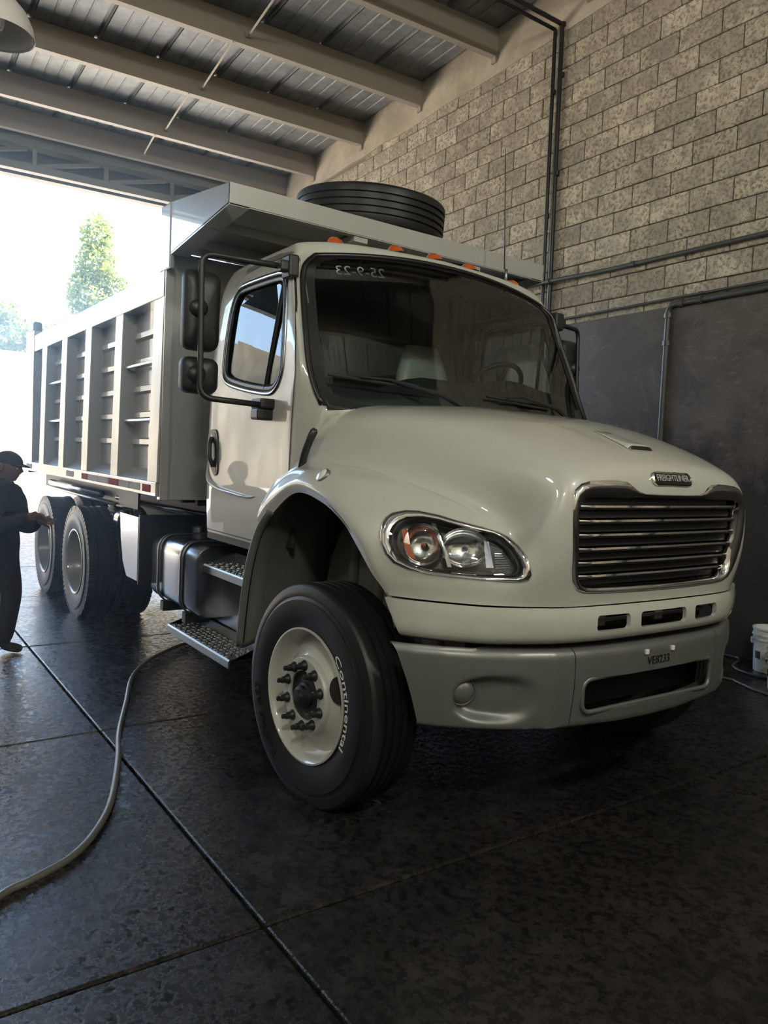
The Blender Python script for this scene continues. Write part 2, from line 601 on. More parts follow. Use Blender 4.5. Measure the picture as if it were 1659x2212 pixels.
# ribbed sheets, each about a metre wide, running along the hall
sheet_w = .81
def sheet_mesh(w):
    P = []
    prof = [(0, .0), (.018, .036), (.05, .036), (.068, .0)]
    pts = list(prof)
    for q in (.24, .42, .60):
        pts += [(q - .02, 0), (q - .006, .010), (q + .006, .010), (q + .02, 0)]
    pts += [(w - .012, 0)]
    return pts
pts = sheet_mesh(sheet_w)
xa, xb = -15.2, 3.5
def sheet(k):
    mb = MB()
    n = len(pts)
    vs = []
    for x in (xa, xb):
        for (q, h) in pts:
            s = k * sheet_w + q
            p = Vector((x, WD, 0)) - pd * s
            vs.append((p.x, p.y, zr(x) + .004 + h))
    mb.add(vs, [(i, i + 1, n + i + 1, n + i) for i in range(n - 1)])
    return mb.build('roof_sheet', MT['roof'], ceil, thick=.001)
for k in range(0, 22):
    sheet(k)
# closed upper skin so that no daylight leaks between sheets
vs = []
mb = MB()
mb.add([(xa, WD + .2, zr(xa) + .09), (xb + 1, WD + .2, zr(xb + 1) + .09), (xb + 1, -12.5, zr(xb + 1) + .09), (xa, -12.5, zr(xa) + .09)], [(0, 1, 2, 3)])
mb.build('roof_deck', MT['roof'], ceil, thick=.02)

# ------------------------------------------------------------------ header truss over the open end
tr = empty('trim_1'); tr['kind'] = 'structure'; tr.matrix_world = WALL
XT = -14.05
Mt = Matrix((( pn.x, -pd.x, 0, XT + .3), (pn.y, -pd.y, 0, WD - .02), (0, 0, 1, 0), (0, 0, 0, 1)))
TZ0, TZ1 = 4.57, 4.95
MB().box((0, 0, TZ0 - .02), (.14, LEN, TZ0 + .10), Mt).build('bottom_chord', MT['truss'], tr, bevel=.008)
MB().box((-.06, 0, TZ1 - .02), (.20, LEN, TZ1 + .17), Mt).build('top_beam', MT['truss'], tr, bevel=.008)
n = 0
s = .86
while s < LEN - 1:
    MB().box((.03, s, TZ0 + .10), (.09, s + .06, TZ1 - .02), Mt).build('strut', MT['truss'], tr)
    a, b = Vector((.06, s - .03, TZ0 + .11)), Vector((.06, s - .98, TZ1 - .03))
    d_ = (a - b).normalized(); q = Vector((1, 0, 0)).cross(d_)
    mb = MB(); h = .03
    vs = []
    for e in (a, b):
        for sx, sq in ((-1, -1), (1, -1), (1, 1), (-1, 1)):
            vs.append(tuple(Mt @ (e + Vector((sx * .025, 0, 0)) + q * sq * h)))
    mb.add(vs, [(0, 1, 2, 3), (4, 7, 6, 5), (0, 4, 5, 1), (1, 5, 6, 2), (2, 6, 7, 3), (3, 7, 4, 0)])
    mb.build('diagonal', MT['truss'], tr)
    s += 1.125
MB().box((-.30, 0, TZ0 - .03), (-.12, LEN, 5.6), Mt).build('backing_panel', MT['trim'], tr)
# pier where the opening meets the far wall
MB().box((-.30, 0, -1.7), (.15, .75, TZ0), Mt).build('pier', MT['plaster'], tr, bevel=.01)

# near side and back of the hall (behind and beside the camera)
back = MB().box((7.4, -9.5, -.2), (7.7, 4.2, 7.6)).build('wall_front', MT['lime']); back['kind'] = 'structure'
MB().box((7.36, -9.2, -.1), (7.4, 3.6, 2.6)).build('dado', MT['dado'], back)
left = MB().box((-11.3, -9.5, -.2), (7.7, -9.2, 7.6)).build('wall_left', MT['lime']); left['kind'] = 'structure'
MB().box((-11.3, -9.2, -.1), (7.4, -9.16, 2.6)).build('dado', MT['dado'], left)

# yard wall opposite the open end
yw = MB()
yw.box((-24.4, -30, -.1), (-24.0, 14, 4.45)).box((-24.4, -30, 4.44), (-24.0, -7, 7.6)).build('wall_back', MT['tan'])
lint = MB().box((-11.45, -9.4, 5.35), (-11.2, -5.1, 6.25)).box((-11.45, -9.4, -.05), (-11.2, -8.2, 5.36)).build('trim_2', MT['trim']); lint['kind'] = 'structure'
bpy.data.objects['wall_back']['kind'] = 'structure'

# ================================================================== the truck
truck = thing('dump_truck', 'white three-axle dump truck with chrome grille parked on the wet floor', 'truck')

def apply_mods(o):
    dg = bpy.context.evaluated_depsgraph_get(); dg.update()
    me = bpy.data.meshes.new_from_object(o.evaluated_get(dg))
    o.modifiers.clear()
    old = o.data; o.data = me
    bpy.data.meshes.remove(old)

def boolean(o, cutter, op="DIFFERENCE"):
    n0 = len(o.data.polygons)
    md = o.modifiers.new('b', 'BOOLEAN'); md.operation = op; md.object = cutter; md.solver = 'EXACT'
    apply_mods(o)

def kill(o):
    me = o.data; bpy.data.objects.remove(o); bpy.data.meshes.remove(me)

def shade(o, ang=32):
    for p in o.data.polygons: p.use_smooth = True
    o.data.set_sharp_from_angle(angle=radians(ang))

def dupmesh(o, name, parent):
    c = bpy.data.objects.new(name, o.data.copy()); return finish(c, parent)

def mirror_y(P):
    """half grid with column 0 on the centreline -> whole grid"""
    P = np.asarray(P); Q = P[:, 1:].copy(); Q[:, :, 1] *= -1
    return np.concatenate([Q[:, ::-1], P], 1)

def clean_cut(o):
    bm = bmesh.new(); bm.from_mesh(o.data)
    bmesh.ops.dissolve_degenerate(bm, edges=bm.edges, dist=1e-5)
    bm.to_mesh(o.data); bm.free()

# ------------------------------------------------------------------ hood and fenders: one tilting shell
HOOD = [
 [(-.12,0,1.92),(-.15,-.4,1.915),(-.27,-.78,1.885),(-.38,-.97,1.80),(-.45,-1.05,1.62),(-.47,-1.10,1.545),(-.53,-1.17,1.46),(-.60,-1.215,1.30),(-.575,-1.20,1.222)],
 [(.10,0,1.91),(.08,-.4,1.905),(.0,-.74,1.87),(-.1,-.93,1.79),(-.25,-1.02,1.62),(-.28,-1.09,1.575),(-.36,-1.17,1.52),(-.48,-1.215,1.39),(-.452,-1.2,1.322)],
 [(.40,0,1.86),(.39,-.38,1.855),(.34,-.69,1.822),(.25,-.84,1.745),(.09,-.95,1.585),(.03,-1.05,1.575),(-.08,-1.16,1.55),(-.21,-1.215,1.495),(-.223,-1.2,1.438)],
 [(.70,0,1.77),(.69,-.36,1.765),(.65,-.62,1.74),(.58,-.75,1.665),(.40,-.86,1.51),(.33,-.98,1.525),(.2,-1.12,1.51),(.06,-1.215,1.465),(.028,-1.2,1.411)],
 [(.90,0,1.69),(.89,-.34,1.685),(.86,-.585,1.662),(.81,-.69,1.595),(.655,-.77,1.43),(.58,-.88,1.44),(.40,-1.08,1.425),(.235,-1.205,1.385),(.2,-1.19,1.335)],
 [(.985,0,1.625),(.975,-.34,1.62),(.965,-.57,1.595),(.92,-.665,1.53),(.775,-.735,1.34),(.71,-.85,1.35),(.53,-1.055,1.335),(.37,-1.185,1.29),(.32,-1.185,1.24)],
 [(1.02,0,1.50),(1.01,-.34,1.50),(.995,-.585,1.48),(.95,-.69,1.41),(.83,-.765,1.25),(.77,-.87,1.25),(.61,-1.05,1.23),(.45,-1.165,1.19),(.405,-1.17,1.15)],
 [(1.015,0,1.3),(1.005,-.34,1.3),(.995,-.575,1.29),(.96,-.68,1.245),(.855,-.80,1.16),(.785,-.895,1.155),(.625,-1.05,1.14),(.49,-1.14,1.125),(.45,-1.15,1.10)],
 [(.985,0,1.06),(.975,-.34,1.06),(.955,-.56,1.06),(.915,-.68,1.06),(.83,-.84,1.06),(.75,-.935,1.06),(.62,-1.045,1.06),(.515,-1.115,1.06),(.475,-1.13,1.06)],
]
S = mirror_y(spline_surf(HOOD, 8, 7))
hood = MB().grid(S).build('hood', MT['white'], truck, smooth=True)
bm = bmesh.new(); bm.from_mesh(hood.data)
inner = [v for v in bm.verts if not v.is_boundary]
for _ in range(3):
    bmesh.ops.smooth_vert(bm, verts=inner, factor=.35, use_axis_x=True, use_axis_y=True, use_axis_z=True)
bmesh.ops.recalc_face_normals(bm, faces=bm.faces)
if sum((f.normal.z for f in bm.faces)) < 0: bmesh.ops.reverse_faces(bm, faces=bm.faces)
bm.to_mesh(hood.data); bm.free()
from mathutils.bvhtree import BVHTree
bm = bmesh.new(); bm.from_mesh(hood.data)
HB = BVHTree.FromBMesh(bm); bm.free()
def on_hood(p, n):
    """point where the line through p along n meets the hood skin"""
    p, n = Vector(p), Vector(n).normalized()
    h = HB.ray_cast(p + n * .3, -n)
    return h[0] if h[0] is not None else p
def sx(y, z):
    h = HB.ray_cast(Vector((2, y, z)), Vector((-1, 0, 0)))
    return h[0].x if h[0] is not None and h[0].x > .7 else .95
def loft(loops): return MB().grid(np.array(loops), wrap=True)

# grille opening and chrome surround
def both(h): return h + [(-y, z) for y, z in h[::-1] if y > 1e-6]
GO = both([(0,1.531),(.1,1.531),(.2,1.533),(.243,1.543),(.27,1.561),(.305,1.578),(.37,1.583),(.45,1.581),(.52,1.576),(.57,1.563),(.602,1.538),(.614,1.50),(.616,1.42),(.61,1.35),(.60,1.28),(.59,1.22),(.573,1.168),(.545,1.133),(.50,1.117),(.40,1.112),(.25,1.109),(.12,1.108),(0,1.108)])
GI = both([(0,1.510),(.1,1.510),(.2,1.511),(.243,1.511),(.29,1.511),(.35,1.511),(.41,1.511),(.47,1.511),(.51,1.509),(.545,1.502),(.567,1.486),(.574,1.46),(.573,1.40),(.567,1.34),(.558,1.28),(.548,1.22),(.533,1.178),(.51,1.152),(.475,1.140),(.40,1.137),(.25,1.135),(.12,1.134),(0,1.134)])
mid = [((a[0] + b[0]) / 2, (a[1] + b[1]) / 2) for a, b in zip(GO, GI)]
c = MB().prism(mid, 0, .7, 1.3).build('c', MT['white'])
boolean(hood, c); kill(c)
def L_(pts, d): return [(sx(y, z) + d, y, z) for y, z in pts]
q1 = [(a[0] * .8 + b[0] * .2, a[1] * .8 + b[1] * .2) for a, b in zip(GO, GI)]
gi_in = [(y * .985, 1.32 + (z - 1.32) * .985) for y, z in GI]
base = [sx(y, z) for y, z in GI]
grille = loft([L_(GO, -.012), L_(GO, .003), L_(q1, .009), L_(mid, .007), L_(GI, -.008), [(b - .045, y, z) for b, (y, z) in zip(base, gi_in)]]).build('grille_surround', MT['chrome'], truck, smooth=True, auto=50)
def gw(z): return float(np.interp(z, [1.14, 1.18, 1.28, 1.40, 1.47, 1.51], [.47, .53, .556, .572, .572, .54]))
def bar(z, h, d, back, m, nm, par):
    yy = np.linspace(-gw(z) - .004, gw(z) + .004, 25)
    P = []
    for y in yy:
        x = min(sx(y, z), 1.03) - back; zz = z + .004 * (y / .57)
        e = max(0, abs(y) - gw(z) + .05) / .05
        x -= .012 * e * e
        P.append([(x, y, zz), (x - .004, y, zz + h * .5), (x - d, y, zz + h * .32), (x - d, y, zz - h * .4), (x - .004, y, zz - h * .5)])
    return MB().grid(np.array(P), wrap=True).build(nm, m, par, smooth=True, auto=50)
for k, z in enumerate((1.472, 1.413, 1.355, 1.297, 1.239, 1.182)):
    bar(z, .017, .045, .014, MT['chrome'], 'grille_bar', grille)
zs = (1.442, 1.384, 1.326, 1.268, 1.21, 1.158, 1.495)
for z in zs: bar(z, .03, .02, .045, MT['black'], 'grille_louvre', grille)
for y in (-.36, -.12, .12, .36):
    MB().box((.90, y - .006, 1.135), (.935, y + .006, 1.51)).build('grille_stay', MT['black'], grille)
MB().box((.84, -.60, 1.10), (.85, .60, 1.55)).build('grille_screen', MT['frame'], grille)

# name badge above the grille
Mb = Matrix.Translation((on_hood((.99, 0, 1.592), (.93, 0, .37)))) @ Vector((.93, 0, .37)).to_track_quat('X', 'Z').to_matrix().to_4x4()
def pill(w, h, n=8): return arc(w / 2 - h / 2, 0, h / 2, -90, 90, n) + arc(-w / 2 + h / 2, 0, h / 2, 90, 270, n)
def badge_loop(w, h, x): return [tuple(Mb @ Vector((x, a, b + .004 * (1 - (2 * a / w) ** 2)))) for a, b in pill(w, h)]
bd = loft([badge_loop(.29, .066, -.015), badge_loop(.285, .063, .006), badge_loop(.268, .052, .010), badge_loop(.262, .046, .006)])
bd = bd.build('name_badge', MT['chrome'], truck, smooth=True, auto=50)
mb = MB(); q = badge_loop(.264, .048, .006); mb.add(q, [tuple(range(len(q)))]); mb.build('badge_face', MT['seal'], bd)
text_obj('badge_lettering', 'FREIGHTLINER', .042, MT['badge_silver'], bd, Mb @ Matrix(((0, 0, 1, .0085), (.84, 0, 0, 0), (0, 1, 0, .002), (0, 0, 0, 1))), .002)

# hood intake: a low scoop with a dark mouth
P = []
for i, t in enumerate(np.linspace(0, 1, 8)):
    x = .60 + .225 * t; w = .055 + .035 * t
    row = []
    for y in np.linspace(-w, w, 13):
        e = max(0, 1 - abs(y / w) ** 8)
        b = on_hood((x, y, 1.75), (0, 0, 1))
        row.append((x, y, b.z + .001 + .015 * t * t * e))
    P.append(row)
scoop = MB().grid(P).build('hood_intake', MT['white'], truck, smooth=True, thick=.003)
M_ = [(p[0] - .002, p[1] * .93, p[2] - .001) for p in P[-1]]
mb = MB(); lo_ = [(p[0] + .004, p[1] * .93, on_hood((p[0] + .004, p[1], 1.75), (0, 0, 1)).z + .0012) for p in P[-1]]
mb.grid([M_, lo_]); mb.build('intake_mouth', MT['seal'], scoop)

# headlamps
HLO = [(.4206,-1.0893,1.3987),(.4588,-1.0424,1.4139),(.4964,-1.0062,1.4148),(.5681,-.9491,1.4024),(.6263,-.9061,1.3858),(.7032,-.832,1.366),(.7401,-.775,1.3501),(.7736,-.7491,1.3333),(.8286,-.7404,1.3007),(.881,-.7420,1.2624),(.9020,-.7410,1.2252),(.9091,-.7386,1.1900),(.902,-.7490,1.167),(.8836,-.7703,1.1586),(.7869,-.8913,1.1578),(.6927,-.9867,1.1611),(.6255,-1.0484,1.1648),(.5611,-1.097,1.1755),(.5056,-1.1314,1.1965),(.4689,-1.147,1.2291),(.4397,-1.152,1.2721),(.4197,-1.1454,1.3166),(.4103,-1.1309,1.3531),(.4107,-1.1127,1.3789)]
HLI = [(.4700,-1.0820,1.3741),(.4793,-1.0502,1.3848),(.5313,-1.002,1.3878),(.583,-.9597,1.3785),(.6223,-.9315,1.3679),(.6853,-.8761,1.3501),(.7343,-.805,1.3376),(.7651,-.7747,1.3201),(.8152,-.762,1.2837),(.860,-.7644,1.2473),(.8796,-.764,1.2188),(.8799,-.7677,1.1993),(.8717,-.7772,1.1869),(.8531,-.7952,1.1815),(.7831,-.8896,1.1796),(.692,-.984,1.1809),(.6302,-1.041,1.1848),(.5757,-1.0862,1.1976),(.5295,-1.1129,1.2158),(.4951,-1.1277,1.2437),(.4715,-1.1317,1.2783),(.4567,-1.1228,1.3186),(.4544,-1.1069,1.3451),(.4600,-1.094,1.3621)]
for s in (-1, 1):
    fl = (lambda p: (p[0], -p[1], p[2])) if s > 0 else (lambda p: p)
    nh = Vector((.70, s * .69, .19)).normalized()
    O, I = [Vector(fl(p)) for p in HLO], [Vector(fl(p)) for p in HLI]
    O = [on_hood(p, nh) for p in O]; I = [on_hood(p, nh) for p in I]
    cut = [a * .5 + b * .5 for a, b in zip(O, I)]
    n_ = len(O)
    cv = [p - nh * .2 for p in cut] + [p + nh * .2 for p in cut]
    c = MB().add(cv, [tuple(range(n_))[::-1], tuple(range(n_, 2 * n_))] + [(i, (i + 1) % n_, (i + 1) % n_ + n_, i + n_) for i in range(n_)]).build('c', MT['white'])
    lens_src = dupmesh(hood, 'lamp_lens', truck) if False else None
    boolean(hood, c); kill(c)
    up = lambda L, d: [tuple(p + nh * d) for p in L]
    bez = loft([up(O, -.01), up(O, .003), up([a * .75 + b * .25 for a, b in zip(O, I)], .011), up([a * .4 + b * .6 for a, b in zip(O, I)], .009), up(I, .0), up(I, -.012)]).build('headlamp', MT['chrome'], truck, smooth=True, auto=60)
    bez['label'] = 'chrome-ringed headlamp with clear lens and amber strip'
    ce = sum(I, Vector()) / n_
    sh = lambda L, k, d: [tuple(ce + (p - ce) * k - nh * d) for p in L]
    loft([sh(I, 1.0, .006), sh(I, .97, .02), sh(I, .94, .022), sh(I, .90, .085)]).build('lamp_housing', MT['black'], bez, smooth=True, auto=50)
    bk = sh(I, .92, .08); MB().add(bk, [tuple(range(n_))]).build('lamp_back', MT['trim'], bez)
    # lens: follows the skin
    rings = [[on_hood(ce + (p - ce) * k, nh) + nh * .001 for p in I] for k in (1.0, .85, .68, .5, .33, .17)]
    lb = MB().grid(np.array(rings), wrap=True)
    lb.add(rings[-1], [tuple(range(n_))])
    lb.build('lamp_lens', MT['lens'], bez, smooth=True)
    P_ = lambda x, y, z, d=.03: Vector(fl((x, y, z))) - nh * d
    # turn-signal bowl, main-beam bowl, fins, amber strip
    def bowl(c_, u, v, ru, rv, depth, nm):
        prof = [(1.0, 0), (.97, .25), (.85, .55), (.62, .82), (.35, .96), (.12, 1.0)]
        L = [[tuple(c_ + u * ru * r * cos(a) + v * rv * r * sin(a) - nh * depth * d) for a in np.linspace(0, 2 * pi, 28, endpoint=False)] for r, d in prof]
        o = loft(L).build(nm, MT['bowl'], bez, smooth=True)
        b = c_ - nh * depth * .75
        MB().tube([b - nh * .01, b + nh * .02, b + nh * .035], [.010, .010, .003], 10).build('bulb', MT['amber'] if nm == 'turn_bowl' else MT['lens'], bez, smooth=True)
        return o
    t_ = Vector((.72, -s * .69, 0)).normalized(); t_ = (t_ - nh * t_.dot(nh)).normalized(); v_ = nh.cross(t_) * (-1 if nh.cross(t_).z < 0 else 1)
    bowl(P_(.583, -1.045, 1.283, .022), t_, v_, .088, .088, .055, 'turn_bowl')
    bowl(P_(.705, -.925, 1.282, .022), t_, v_, .100, .082, .06, 'main_beam_bowl')
    def strip(p, m, nm, w=.006):
        mb = MB(); a = [Vector(q) + nh * w for q in p]; b_ = [Vector(q) - nh * w for q in p]; k = len(p)
        mb.add(a + b_, [tuple(range(k)), tuple(range(k, 2 * k))[::-1]] + [(i, (i + 1) % k, (i + 1) % k + k, i + k) for i in range(k)])
        return mb.build(nm, m, bez)
    strip([P_(.4918,-1.0848,1.3352,.014), P_(.510,-1.0687,1.3391,.014), P_(.545,-1.078,1.278,.014), P_(.5804,-1.0748,1.2233,.014), P_(.5545,-1.0902,1.2341,.014), P_(.517,-1.092,1.285,.014)], MT['amber'], 'amber_strip')
    dv = spline([(.5664,-.9899,1.3684), (.6246,-.9935,1.30), (.6615,-.9908,1.2498), (.6838,-.9882,1.2015)], 4)
    strip([P_(*p, .016) for p in dv] + [P_(p[0] + .012, p[1] + .012, p[2], .016) for p in dv[::-1]], MT['chrome'], 'lamp_fin', .012)
    strip([P_(.7418,-.8504,1.3109,.02), P_(.7521,-.8354,1.3096,.02), P_(.803,-.8471,1.2101,.02), P_(.7859,-.8735,1.2087,.02)], MT['alu'], 'lamp_divider', .01)
    for k in range(7):
        f = k / 6
        a = Vector((.783, -.83, 1.2655)).lerp(Vector((.806, -.841, 1.2103)), f); b_ = Vector((.793, -.80, 1.2650)).lerp(Vector((.838, -.790, 1.2132)), f)
        MB().tube([P_(*a, .03), P_(*b_, .03)], .0028, 6).build('reflex_ridge', MT['alu'], bez)

md = hood.modifiers.new('s', 'SOLIDIFY'); md.thickness = .022; md.offset = -1; md.use_even_offset = False
apply_mods(hood)
shade(hood, 40)

# fender lip below the hood edge, behind the wheel, and the well lining
ARCH = [(-.77,.55),(-.75,.70),(-.725,.85),(-.69,.985),(-.64,1.105),(-.567,1.222),(-.452,1.322),(-.34,1.40),(-.223,1.438),(-.10,1.442),(.028,1.411),(.12,1.378),(.2,1.335),(.27,1.285),(.33,1.235),(.40,1.155),(.45,1.10),(.475,1.06),(.53,.93)]
A = spline(ARCH, 4)
for s in (-1, 1):
    # lip behind the wheel
    k = [i for i in range(len(A)) if A[i, 1] <= 1.33 and A[i, 0] < -.4]
    rows = []
    for i in k:
        x, z = A[i]; h = max(0, min(1, (z - .55) / .7))
        w = .055 + .0 * h
        rows.append([(x, s * 1.19, z), (x - w * .45, s * 1.212, z + .01), (x - w, s * 1.20, z + .015), (x - w - .012, s * 1.12, z + .015)])
    MB().grid(rows, flip=s > 0).build('fender_lip', MT['liner'], truck, smooth=True, thick=.008)
    rows = []
    for i in range(len(A)):
        x, z = A[i]
        if z < .92: pass
        zz = 0 if x < .2 else .0
        yo = 1.19 if x < .1 else 1.19 - (x - .1) * .14
        rows.append([(x + .0, s * (yo - .006), z + .0), (x + .005, s * 1.1, z + .03), (x + .01, s * .9, z + .045), (x + .01, s * .72, z + .04)])
    MB().grid(rows, flip=s > 0).build('wheel_well', MT['liner'], truck, smooth=True, thick=.006)
    ms = MB(); poly = [(a, b) for a, b in A]
    ms.prism(poly + [(.45, .62), (-.7, .62)], 1, s * .70, s * .712)
    # ribs and the strut tower moulded into the inner panel
    for q in (-.42, -.18, .16, .33):
        ms.tube([(q, s * .715, .75), (q + .015, s * .72, 1.08), (q + .03, s * .72, 1.22)], .035, 8)
    ms.lathe([(s * .71, .09), (s * .735, .085), (s * .74, .03), (s * .72, .026), (s * .72, 0)], 20, 'Y', M=Matrix.Translation((.08, 0, 1.12)))
    ms.build('inner_fender', MT['liner'], truck, bevel=.012)

# ------------------------------------------------------------------ lower valance with its air slots
VAL = [
 [(.985,0,1.053),(.975,-.34,1.053),(.945,-.56,1.053),(.905,-.68,1.053),(.825,-.84,1.053),(.75,-.935,1.053),(.62,-1.045,1.053),(.515,-1.115,1.053),(.478,-1.13,1.053)],
 [(1.0,0,1.0),(.99,-.34,1.0),(.955,-.56,1.0),(.91,-.69,1.0),(.825,-.85,1.0),(.755,-.94,1.0),(.635,-1.042,1.0),(.535,-1.105,1.0),(.503,-1.12,1.0)],
 [(.995,0,.935),(.98,-.34,.932),(.945,-.56,.93),(.895,-.69,.928),(.815,-.85,.926),(.755,-.93,.925),(.65,-1.03,.924),(.565,-1.085,.924),(.54,-1.098,.924)],
 [(.94,0,.928),(.925,-.34,.925),(.89,-.55,.923),(.85,-.67,.921),(.78,-.81,.92),(.72,-.88,.92),(.62,-.98,.92),(.55,-1.04,.92),(.53,-1.06,.92)],
]
S = mirror_y(spline_surf(VAL, 4, 7))
val = MB().grid(S, flip=True).build('front_valance', MT['white'], truck, smooth=True)
md = val.modifiers.new('s', 'SOLIDIFY'); md.thickness = -.02; md.offset = -1
apply_mods(val)
for y0, y1 in ((-.43, -.235), (-.165, .165), (.235, .43)):
    c = MB().prism(rrect(y0, .955, y1, 1.022, .018), 0, .8, 1.1).build('c', MT['white'])
    boolean(val, c); kill(c)
shade(val, 40)
mb = MB()
mb.box((.86, -.5, .93), (.87, .5, 1.05))
o = mb.build('radiator_screen', MT['frame'], truck)
mb = MB()
for z in (.975, 1.0): mb.box((.90, -.46, z - .006), (.915, .46, z + .006))
for y in (-.33, -.1, .08, .3): mb.box((.89, y, .95), (.91, y + .06, 1.03))
mb.build('cooler_bar', MT['liner'], truck)

# ------------------------------------------------------------------ bumper: steel-grey centre piece and two end pieces
def bx(y):   # front of the bumper in plan
    a = abs(y)
    t = [(0, 1.005), (.2, 1.002), (.45, .975), (.6, .945), (.75, .885), (.9, .80), (1.0, .725), (1.10, .63), (1.16, .56)]
    return float(np.interp(a, [q[0] for q in t], [q[1] for q in t]))
ys_b = spline([(y,) for y in (0, .2, .45, .6, .75, .9, 1.0, 1.10, 1.155)], 6)[:, 0]
def bsection(y, y0=None, n=44):
    """one vertical slice, from the top ledge round the front to the underside"""
    a = abs(y); sg = 1 if y > 0 else -1
    zt, zb = .880, .535 + .012 * a
    dp = .24 if a < .52 else max(.03, .24 - (a - .52) * .55)
    pts = [(-dp, zt + .002), (-min(dp, .07) * .7, zt + .001), (-.022, zt - .004), (-.008, zt - .018), (0, zt - .045), (.002, (zt + zb) / 2), (-.012, zb + .03), (-.02, zb + .006), (-.05, zb), (-.05 - min(dp, .08), zb + .012)]
    q = spline([(p[0], p[1]) for p in pts], 5)
    d = np.concatenate([[0], np.cumsum(np.linalg.norm(np.diff(q, axis=0), axis=1))])
    t = np.linspace(0, d[-1], n)
    out = []
    for dx, z in zip(np.interp(t, d, q[:, 0]), np.interp(t, d, q[:, 1])):
        ye = a - max(0, a - .62) * .16 * (zt - z) / (zt - zb)      # the outer end leans in towards its foot
        ye += min(0, dx + .03) * max(0, min(1, (a - .9) * 4)) * 1.6     # ledges tuck in behind the end
        out.append((bx(ye) + dx, sg * ye, z))
    return out
def bpiece(name, y0, y1):
    yy = [y for y in np.linspace(y0, y1, 31 if 'centre' in name else 64)]
    P = [bsection(y) for y in yy]
    o = MB().grid(P).build(name, MT['bumper'], truck, smooth=True)
    bm = bmesh.new(); bm.from_mesh(o.data)
    if sum(f.normal.x for f in bm.faces) < 0: bmesh.ops.reverse_faces(bm, faces=bm.faces)
    bm.to_mesh(o.data); bm.free()
    md = o.modifiers.new('s', 'SOLIDIFY'); md.thickness = .010; md.offset = -1
    apply_mods(o)
    return o
bump = bpiece('bumper_centre', -.505, .505)
c = MB().prism(rrect(-.462, .603, .462, .752, .045, 5), 0, .80, 1.2).build('c', MT['bumper'])
boolean(bump, c); kill(c)
shade(bump, 38)
# rolled edge of the tow opening
lo = []
for (y, z) in rrect(-.459, .606, .459, .749, .043, 5): lo.append((bx(y) - .004, y, z))
MB().tube(lo + [lo[0]], .011, 8, cap=False).build('opening_edge', MT['bumper'], truck, smooth=True)
for s in (-1, 1):
    e = bpiece('bumper_end', s * .510, s * 1.15)
    # fog lamp pocket: a teardrop dish pressed into the end piece
    yc, zc = -s * 0 + s * .86, .705
    cy = s * .865
    bm = bmesh.new(); bm.from_mesh(e.data)
    for v in bm.verts:
        a = (abs(v.co.y) - .812) / .172
        h = (v.co.z - .675) / .105
        if v.co.x < bx(v.co.y) - .05: continue
        rr = (abs(a) ** 2.6 + abs(h) ** 2.6) ** (1 / 2.6)
        if rr < 1:
            d = min(1, (1 - rr) / .42); d = d * d * (3 - 2 * d)
            deep = .012 + .05 * min(1, max(0, (a + 1) / 1.5))
            v.co.x -= d * deep
    bm.to_mesh(e.data); bm.free()
    shade(e, 40)
    n_ = Vector((.75, s * .42, 0)).normalized()
    Mq = Matrix.Translation((bx(.925) - .040, s * .925, .700)) @ n_.to_track_quat('X', 'Z').to_matrix().to_4x4()
    fl = MB().lathe([(-.05, .062), (.0, .062), (.008, .056), (.004, .052)], 28, 'X', M=Mq).build('fog_lamp', MT['bumper'], truck, smooth=True, auto=40)
    MB().lathe([(.002, .052), (.012, .046), (.022, .03), (.026, 0)], 28, 'X', M=Mq).build('fog_cover', MT['bumper'], fl, smooth=True)
# plate pins and the marker-pen number
for y in (-.094, .092):
    MB().box((bx(y) - .004, y - .011, .838 - .011), (bx(y) + .010, y + .011, .838 + .011)).build('plate_pin', MT['reflector_white'], truck, bevel=.003)
Mt_ = Matrix(((0, 0, 1, bx(0) + .0035), (1, 0, 0, -.005), (0, 1, 0, .795), (0, 0, 0, 1)))
text_obj('inked_number', 'VE8233', .052, MT['marker_text'], truck, Mt_, .0006)
# tow hooks and steel behind the bumper opening
mb = MB()
mb.box((.78, -.62, .56), (.80, .62, .74)); mb.box((.3, -.50, .66), (.82, -.40, .86)); mb.box((.3, .40, .66), (.82, .50, .86))
mb.build('front_crossmember', MT['frame'], truck)

# ------------------------------------------------------------------ chassis
mb = MB()
for s in (-1, 1):
    mb.prism([(s * .34, .72), (s * .42, .72), (s * .42, .74), (s * .36, .74), (s * .36, .98), (s * .42, .98), (s * .42, 1.0), (s * .34, 1.0)], 0, -7.0, .80)
for x in (-6.9, -5.2, -3.6, -2.4, -1.0, .3): mb.box((x, -.34, .76), (x + .1, .34, .96))
mb.build('chassis_frame', MT['frame'], truck)
for x in (-4.47, -5.84):
    MB().lathe([(-1.0, .06), (-.4, .07), (-.15, .16), (0, .2), (.15, .16), (.4, .07), (1.0, .06)], 16, 'Y', M=Matrix.Translation((x, 0, .52))).build('axle', MT['frame'], truck, smooth=True)
MB().box((-.07, -.85, .44), (.07, .85, .55)).build('axle', MT['frame'], truck, bevel=.01)
# engine, gearbox and belly pipework in shadow under the cab
mb = MB()
mb.box((-.6, -.33, .62), (.75, .33, 1.35)); mb.box((-1.7, -.25, .6), (-.6, .25, .95)); mb.tube([(-1.7, 0, .7), (-4.2, 0, .6)], .07, 12)
mb.build('driveline', MT['frame'], truck, bevel=.03)

